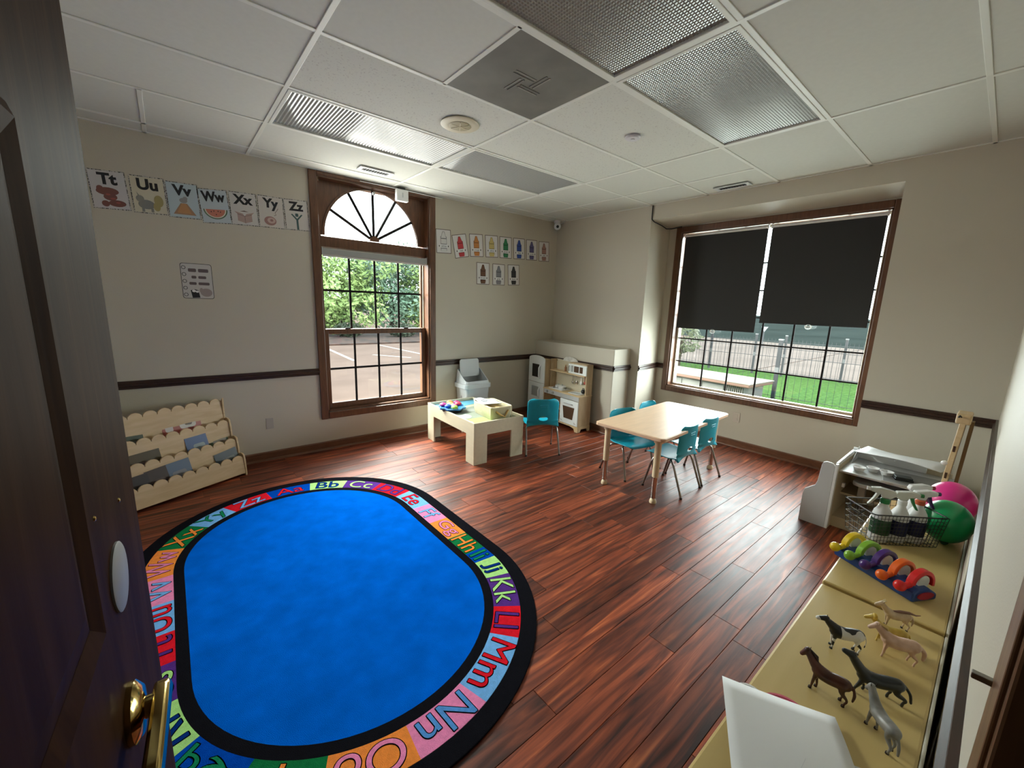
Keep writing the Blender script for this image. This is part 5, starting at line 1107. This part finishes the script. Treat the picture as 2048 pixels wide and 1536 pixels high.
for s in (-1, 1): MB().tube([(s * (bl + fl_), -.03, zr), (s * (bl + fl_ + .02), -.03, zr - .02), (s * (bl + fl_ + .02), .03, zr - .02), (s * (bl + fl_), .03, zr)], .0026, 6).build('handle', wm, bk, 0, True)
BMx = Matrix.Translation((1.515, -2.518, SZ + .0065)) @ Matrix.Rotation(ba, 4, 'Z')
def spray(label, x, y, rz, hc, tc, lc, nc, s=1.0, head=None):
    t = thing('spray_bottle', label, 'spray bottle', BMx @ Vector((x, y, .004)), rz, 'spray bottles in the wire basket'); t.scale = (s * .96, s * .96, s * 1.0)
    MB().lathe([(.0005, 0), (.029, 0), (.032, .006), (.032, .10), (.028, .118), (.015, .142), (.0125, .155), (.0005, .156)], n=22).build('bottle', M['white'], t, 0, True)
    MB().lathe([(.0325, .03), (.0328, .032), (.0328, .088), (.0325, .09)], n=22).build('label', col('label_' + nc, lc, .5), t, 0, True)
    MB().lathe([(.0005, .152), (.0155, .152), (.0155, .168), (.012, .172), (.0005, .173)], n=18).build('collar', tc, t, 0, True)
    hb = MB().prism([(-.012, .172), (.012, .172), (.016, .185), (.05, .192), (.05, .207), (.02, .212), (-.025, .205), (-.032, .19)], lambda u, v, tt: (u, tt - .010, v), 0, .020).build('spray_head', head or M['white'], t, .003)
    MB().lathe([(.0005, 0), (.0075, 0), (.0075, .012), (.0005, .0125)], n=12, T=Matrix.Translation((.05, 0, .1995)) @ Matrix.Rotation(PI / 2, 4, 'Y')).build('nozzle', hc, t, 0, True)
    MB().rings([[Vector((.024 + a, b, .19)) for a, b in ((-.006, -.007), (.006, -.007), (.006, .007), (-.006, .007))], [Vector((.034 + a, b, .165)) for a, b in ((-.005, -.007), (.005, -.007), (.005, .007), (-.005, .007))], [Vector((.050 + a, b, .138)) for a, b in ((-.004, -.006), (.004, -.006), (.004, .006), (-.004, .006))]]).build('trigger', hc, t, .002)
g_, p_, r_ = col('spray_green', (.015, .20, .05), .35), col('spray_purple', (.045, .02, .10), .35), col('spray_red', (.30, .01, .03), .35)
clr = mat('frosted_plastic', (.62, .64, .60), .3)
spray('white spray bottle with green collar and frosted head, nearest the play unit', -.066, -.026, ba + 2.7, clr, g_, (.01, .06, .02), 'green', 1.0, clr)
spray('white spray bottle with a green trigger in the basket middle', 0.0, -.024, ba - .3, g_, M['white'], (.01, .012, .07), 'navy', .97, clr)
spray('white spray bottle with a purple trigger in the basket', .066, -.022, ba - .1, p_, col('spray_orange', (.6, .12, .05), .35), (.010, .012, .07), 'navy', 1.0, M['white'])
spray('white spray bottle with a red trigger nearest the green ball', 0.098, .036, ba - .1, r_, r_, (.10, .02, .025), 'maroon', 1.0, M['white'])
# ---- balls behind the basket
def ball(label, x, y, z, r, c, sq=.92):
    t = thing('play_ball', label, 'ball', (x, y, z))
    MB().ball((0, 0, 0), (r, r * sq, r), 28, 18).build('skin', mat('ball_' + str(c[0]), c, .3, var=.08, vscale=9), t, 0, 'all')
    MB().lathe([(.0005, 0), (.012, 0), (.009, .006), (.0005, .007)], n=12, T=Matrix.Translation((-r * .55, -r * sq * .1, -r * .835)) @ Matrix.Rotation(PI * .8, 4, 'Y')).build('valve', col('ball_valve', (.02, .05, .02), .5), t, 0, True)
ball('shiny green ball behind the wire basket against the wall', 1.66, -2.655, SZ + .0065 + .082, .082, (.012, .36, .12))
ball('shiny pink ball behind the green ball', 1.90, -2.650, SZ + .0065 + .088, .088, (.80, .035, .27))
# ---- caterpillar tape toy: blue bar with five coloured arches
ca = math.atan2(-.88, -.48)
ct_ = thing('arch_toy', 'blue bar toy with five coloured arches ending in round knobs', 'toy', (1.165, -2.545, SZ + .0065), ca)
# local x runs along the bar toward the doorway/wall, local -y points to the room
MB().prism([(-.045, 0), (.05, 0), (.05, .02), (.015, .042), (-.03, .042), (-.045, .03)], lambda u, v, tt: (tt, u, v), -.128, .128).build('bar', mat('deep_blue_plastic', (.008, .045, .20), .35), ct_, .006)
MB().prism(ell(.0, .02, .032, .012, 14), lambda u, v, tt: (.128 + tt, u, v), 0, .003).build('end_label', col('toy_red_label', (.35, .01, .03), .5), ct_)
arc_cols = [('yellow', (.75, .52, .01)), ('green', (.22, .46, .03)), ('purple', (.06, .015, .16)), ('orange', (.80, .13, .01)), ('red', (.65, .01, .01))]
for k, (nm, c) in enumerate(arc_cols):
    x = -.108 + .0525 * k; m = col('arch_' + nm, c, .32)
    n = 18; rs = []
    for i in range(n + 1):
        a = math.radians(-12 + 190 * i / n); cy, cz, R1, R2 = .012, .044, .046, .034
        rs.append([(x + dx, cy + R * math.cos(a), cz + .0 + R * 1.0 * math.sin(a)) for dx, R in ((-.011, R1 - .003), (-.009, R1), (.009, R1), (.011, R1 - .003), (.011, R2), (-.011, R2))])
    ao = MB().rings(rs).build('arch', m, ct_, .001, True)
    ao['label'] = nm + ' plastic arch'
    MB().tube([(x, -.030, .044), (x, -.048, .038), (x, -.058, .040)], [.010, .008, .010], 10).build('arm', m, ao, 0, True)
    MB().ball((x, -.068, .044), .0165, 16, 10).build('knob', m, ao, 0, 'all')
    MB().lathe([(.0005, -.009), (.022, -.009), (.022, .009), (.0005, .009)], n=20, T=Matrix.Translation((x, .012, .052)) @ Matrix.Rotation(PI / 2, 4, 'Y')).build('roll', clr, ao, 0, True)

# ------------------------------------------------------------------ outdoors
GZ = -.15
ash = mat('asphalt', (.145, .106, .088), .9, var=.14, vscale=.9, spec=0.0)
g = struct(B('ground_asphalt', (-300, 1.85, GZ - .1), (400, 400, GZ), ash))
lawn_m = speckle('lawn_grass', (.034, .070, .020), (.058, .110, .034), 14, .35, .65, .9); lawn_m.node_tree.nodes['Principled BSDF'].inputs['Specular IOR Level'].default_value = 0
rd = mat('pale_road', (.155, .128, .112), .9, var=.12, vscale=.5, spec=0.0)
struct(B('ground_lawn', (4.4, -14, GZ - .1), (12.3, 1.84, GZ), lawn_m)); struct(B('ground_road', (12.3, -40, GZ - .1), (26, 1.84, GZ - .01), rd)); struct(B('ground_far', (26, -300, GZ - .1), (400, 1.84, GZ), mat('dark_field', (.026, .034, .031), .9, var=.2, vscale=.2, spec=0.0)))
struct(B('ground_far_north', (26, 1.85, GZ), (400, 400, GZ + .01), mat('dark_field_north', (.026, .034, .031), .9, var=.2, vscale=.2, spec=0.0)))
struct(B('ground_road_north', (12.3, 1.851, GZ), (26, 10.0, GZ + .006), rd)); 
wl = mat('parking_paint', (.34, .32, .29), .8, spec=0.0)
for k, (xa, ya, xb, yb) in enumerate(((3.40, 12.0, 3.17, 8.5), (5.38, 12.2, 5.50, 8.8), (4.1, 9.55, 4.8, 8.45), (1.5, 12.2, 1.1, 8.5), (7.4, 12.2, 7.8, 8.8))):
    d = Vector((xb - xa, yb - ya)).normalized() * .05; nx, ny = -d.y, d.x
    struct(MB().prism([(xa + nx, ya + ny), (xb + nx, yb + ny), (xb - nx, yb - ny), (xa - nx, ya - ny)], XY, GZ, GZ + .004).build('parking_line_%d' % (k + 1), wl))
struct(B('ground_lawn_north', (5.8, 1.851, GZ), (12.3, 4.6, GZ + .008), lawn_m)); struct(B('mulch_bed', (-8, 12.6, GZ), (24, 17.5, GZ + .05), speckle('red_brown_mulch', (.020, .012, .009), (.06, .030, .020), 4, .4, .6, .95)))
def leaf_cloud(n, blobs, lsz, seed):
    rnd = random.Random(seed); mb = MB()
    for _ in range(n):
        cx, cy, cz, rx, ry, rz = rnd.choice(blobs)
        while True:
            a, b, c = rnd.uniform(-1, 1), rnd.uniform(-1, 1), rnd.uniform(-1, 1); q = a*a + b*b + c*c
            if .25 < q < 1: break
        p = Vector((cx + a * rx, cy + b * ry, cz + c * rz)); u = Vector((rnd.uniform(-1, 1), rnd.uniform(-1, 1), rnd.uniform(-1, 1))).normalized(); v = u.orthogonal().normalized(); s = lsz * rnd.uniform(.6, 1.3)
        mb.add([p - u * s, p + v * s * .5, p + u * s, p - v * s * .5], [(0, 1, 2), (0, 2, 3)])
    return mb
def leafm(name, c1, c2):
    m, nt, b = nodes(name); tc = N(nt, 'ShaderNodeTexCoord'); no = N(nt, 'ShaderNodeTexNoise'); no.inputs['Scale'].default_value = 1.3; no.inputs['Detail'].default_value = 4; nt.links.new(tc.outputs['Object'], no.inputs[0])
    r = N(nt, 'ShaderNodeValToRGB'); e = r.color_ramp.elements; e[0].position = .35; e[1].position = .65; e[0].color = (*c1, 1); e[1].color = (*c2, 1); nt.links.new(no.outputs[0], r.inputs[0]); nt.links.new(r.outputs[0], b.inputs['Base Color']); b.inputs['Roughness'].default_value = .7
    b.inputs['Subsurface Weight'].default_value = 0; return m
L1 = leafm('leaves_teal', (.09, .17, .11), (.20, .30, .20)); L2 = leafm('leaves_lime', (.13, .22, .06), (.30, .40, .13)); bark = mat('bark', (.05, .035, .025), .9)
def tree(label, x, y, hgt, wd, m, seed, n=2600):
    t = thing('shade_tree', label, 'tree', (x, y, GZ), 0, 'trees beyond the parking lot')
    rnd = random.Random(seed); blobs = [(rnd.uniform(-.5, .5) * wd, rnd.uniform(-.3, .3) * wd, hgt * rnd.uniform(.12, .86), wd * .36, wd * .36, hgt * .17) for _ in range(16)]
    stuff(leaf_cloud(n, blobs, .12, seed).build('foliage', m, t)); MB().tube([(0, 0, 0), (.05, 0, hgt * .3), (0, .05, hgt * .6)], [.14, .11, .05], 8).build('trunk', bark, t, 0, True)
for k, (x, y, h, wd, m, lb) in enumerate(((2.6, 17.6, 4.0, 3.2, L1, 'blue green tree at the left side of the arched window view'), (5.6, 17.0, 4.6, 3.2, L2, 'lime green tree left of centre in the arched window view'), (8.3, 17.8, 4.7, 3.2, L1, 'blue green tree right of centre in the arched window view'), (11.0, 17.2, 4.3, 3.4, L2, 'lime green tree at the right side of the arched window view'),
     (14.5, 19.0, 4.6, 3.6, L1, 'blue green tree past the right edge of the arched window view'), (-.8, 19.5, 4.2, 3.4, L2, 'lime green tree past the left edge of the arched window view'))): tree(lb, x, y, h, wd, m, 11 + k, 7000)
for k, (x, y) in enumerate(((3.2, 15.2), (5.4, 15.6), (7.6, 15.0), (9.6, 15.4))):
    t = thing('low_shrub', ['dark low shrub at the left of the mulch bed', 'dark low shrub left of centre on the mulch bed', 'dark low shrub right of centre on the mulch bed', 'dark low shrub at the right of the mulch bed'][k], 'shrub', (x, y, GZ + .05), 0, 'shrubs on the mulch bed')
    stuff(leaf_cloud(700, [(0, 0, .3, .7, .5, .32)], .08, 40 + k).build('foliage', leafm('shrub_leaves', (.015, .03, .014), (.05, .065, .035)), t)); MB().tube([(0, 0, 0), (0, .02, .35)], .03, 6).build('stem', bark, t)
# fence beyond the lawn
fm = col('fence_black', (.016, .017, .020), .5)
def fence(label, pts, hgt, posts=None, thin=.0045, gap=.085):
    t = thing('metal_fence', label, 'fence', (pts[0][0], pts[0][1], GZ))
    o = Vector((pts[0][0], pts[0][1], 0)); mb = MB()
    for (xa, ya), (xb, yb) in zip(pts, pts[1:]):
        a, b = Vector((xa, ya, 0)) - o, Vector((xb, yb, 0)) - o; L = (b - a).length; n = int(L / gap)
        for i in range(n + 1): p = a.lerp(b, i / n); mb.tube([(p.x, p.y, .05), (p.x, p.y, hgt - .03)], thin, 4)
    stuff(mb.build('pickets', fm, t))
    for z in (.08, hgt * .5, hgt - .10):
        for (xa, ya), (xb, yb) in zip(pts, pts[1:]): MB().tube([Vector((xa, ya, z)) - o, Vector((xb, yb, z)) - o], thin * 1.8, 4).build('rail', fm, t)
    for (px, py, pw_) in posts or []:
        p = MB().box((px - o.x - pw_, py - o.y - pw_, 0), (px - o.x + pw_, py - o.y + pw_, hgt + .05)).build('post', fm, t)
        B('post_cap', (px - o.x - pw_ * 1.25, py - o.y - pw_ * 1.25, hgt + .05), (px - o.x + pw_ * 1.25, py - o.y + pw_ * 1.25, hgt + .075), col('post_cap_grey', (.16, .16, .16), .7), p); B('post_reflection', (px - o.x - pw_ * 1.05, py - o.y - pw_ * 1.05, hgt * .48), (px - o.x + pw_ * 1.05, py - o.y + pw_ * 1.05, hgt * .58), col('post_reflection_grey', (.10, .10, .10), .7), p)  # grey band on each post stands in for a reflection
fence('black picket fence along the far edge of the lawn', [(11.2, 4.4), (11.6, 1.6), (12.1, -7.0)], 1.0, [(11.25, 4.1, .022), (11.4, 2.72, .024), (11.58, 1.62, .024), (11.7, .95, .022), (11.95, -.25, .024), (12.0, -1.8, .024)])
fence('nearer thin wire fence with one thick post across the lawn', [(8.35, 6.0), (8.12, -.04), (8.0, -5.0)], 1.08, [(8.09, -.04, .03)], thin=.0028, gap=.10)
# raised planter box with louvred ends
t = thing('planter_box', 'low pale stone planter box with a terracotta cap on the lawn', 'planter', (7.35, .05, GZ), math.radians(-5))
st_, tc_ = mat('pale_stone', (.13, .125, .115), .8, var=.18, vscale=2.5), mat('terracotta_cap', (.14, .075, .055), .8)
B('body', (-.35, 0, 0), (.35, 1.95, .34), st_, t); B('cap', (-.45, -.12, .34), (.45, 2.1, .41), tc_, t, .02); B('cap_edge', (-.455, -.13, .395), (.455, 2.11, .415), mat('pale_cap', (.17, .15, .13), .8), t, .005)
for k in range(3): B('front_panel', (-.365, .36 + k * .42, .03), (-.35, .36 + k * .42 + .38, .31), st_, t, .004)
for k in range(8): B('louvre', (-.37, 1.65, .03 + k * .036), (-.35, 1.93, .05 + k * .036), st_, t)
for k in range(9): B('lattice_slat', (-.37, .02 + k * .035, .02), (-.35, .034 + k * .035, .32), st_, t)
t = thing('garden_shrub', 'pale leafy shrub beyond the planter box, left in the wide window', 'shrub', (10.4, 3.1, GZ)); stuff(leaf_cloud(900, [(0, 0, .85, .55, .55, .42), (.2, .3, .55, .3, .3, .3)], .07, 77).build('foliage', leafm('pale_leaves', (.06, .075, .03), (.13, .14, .07)), t)); MB().tube([(0, 0, 0), (.02, 0, .8)], .03, 6).build('stem', bark, t)
t = thing('yield_sign', 'small white triangular road sign beyond the fence', 'sign', (22.0, 5.0, GZ)); 
sd = Vector((-.76, -.65)); sn = Vector((.65, -.76))
MB().prism([(-.16, .98), (.16, .98), (0, .72)], lambda u, v, tt: (sn.x * u + sd.x * tt, sn.y * u + sd.y * tt, v), 0, .01).build('plate', mat('sign_white', (.3, .3, .3), .5), t); MB().tube([(.01, .01, 0), (.01, .01, .95)], .02, 6).build('post', col('sign_post', (.08, .08, .085), .6), t)
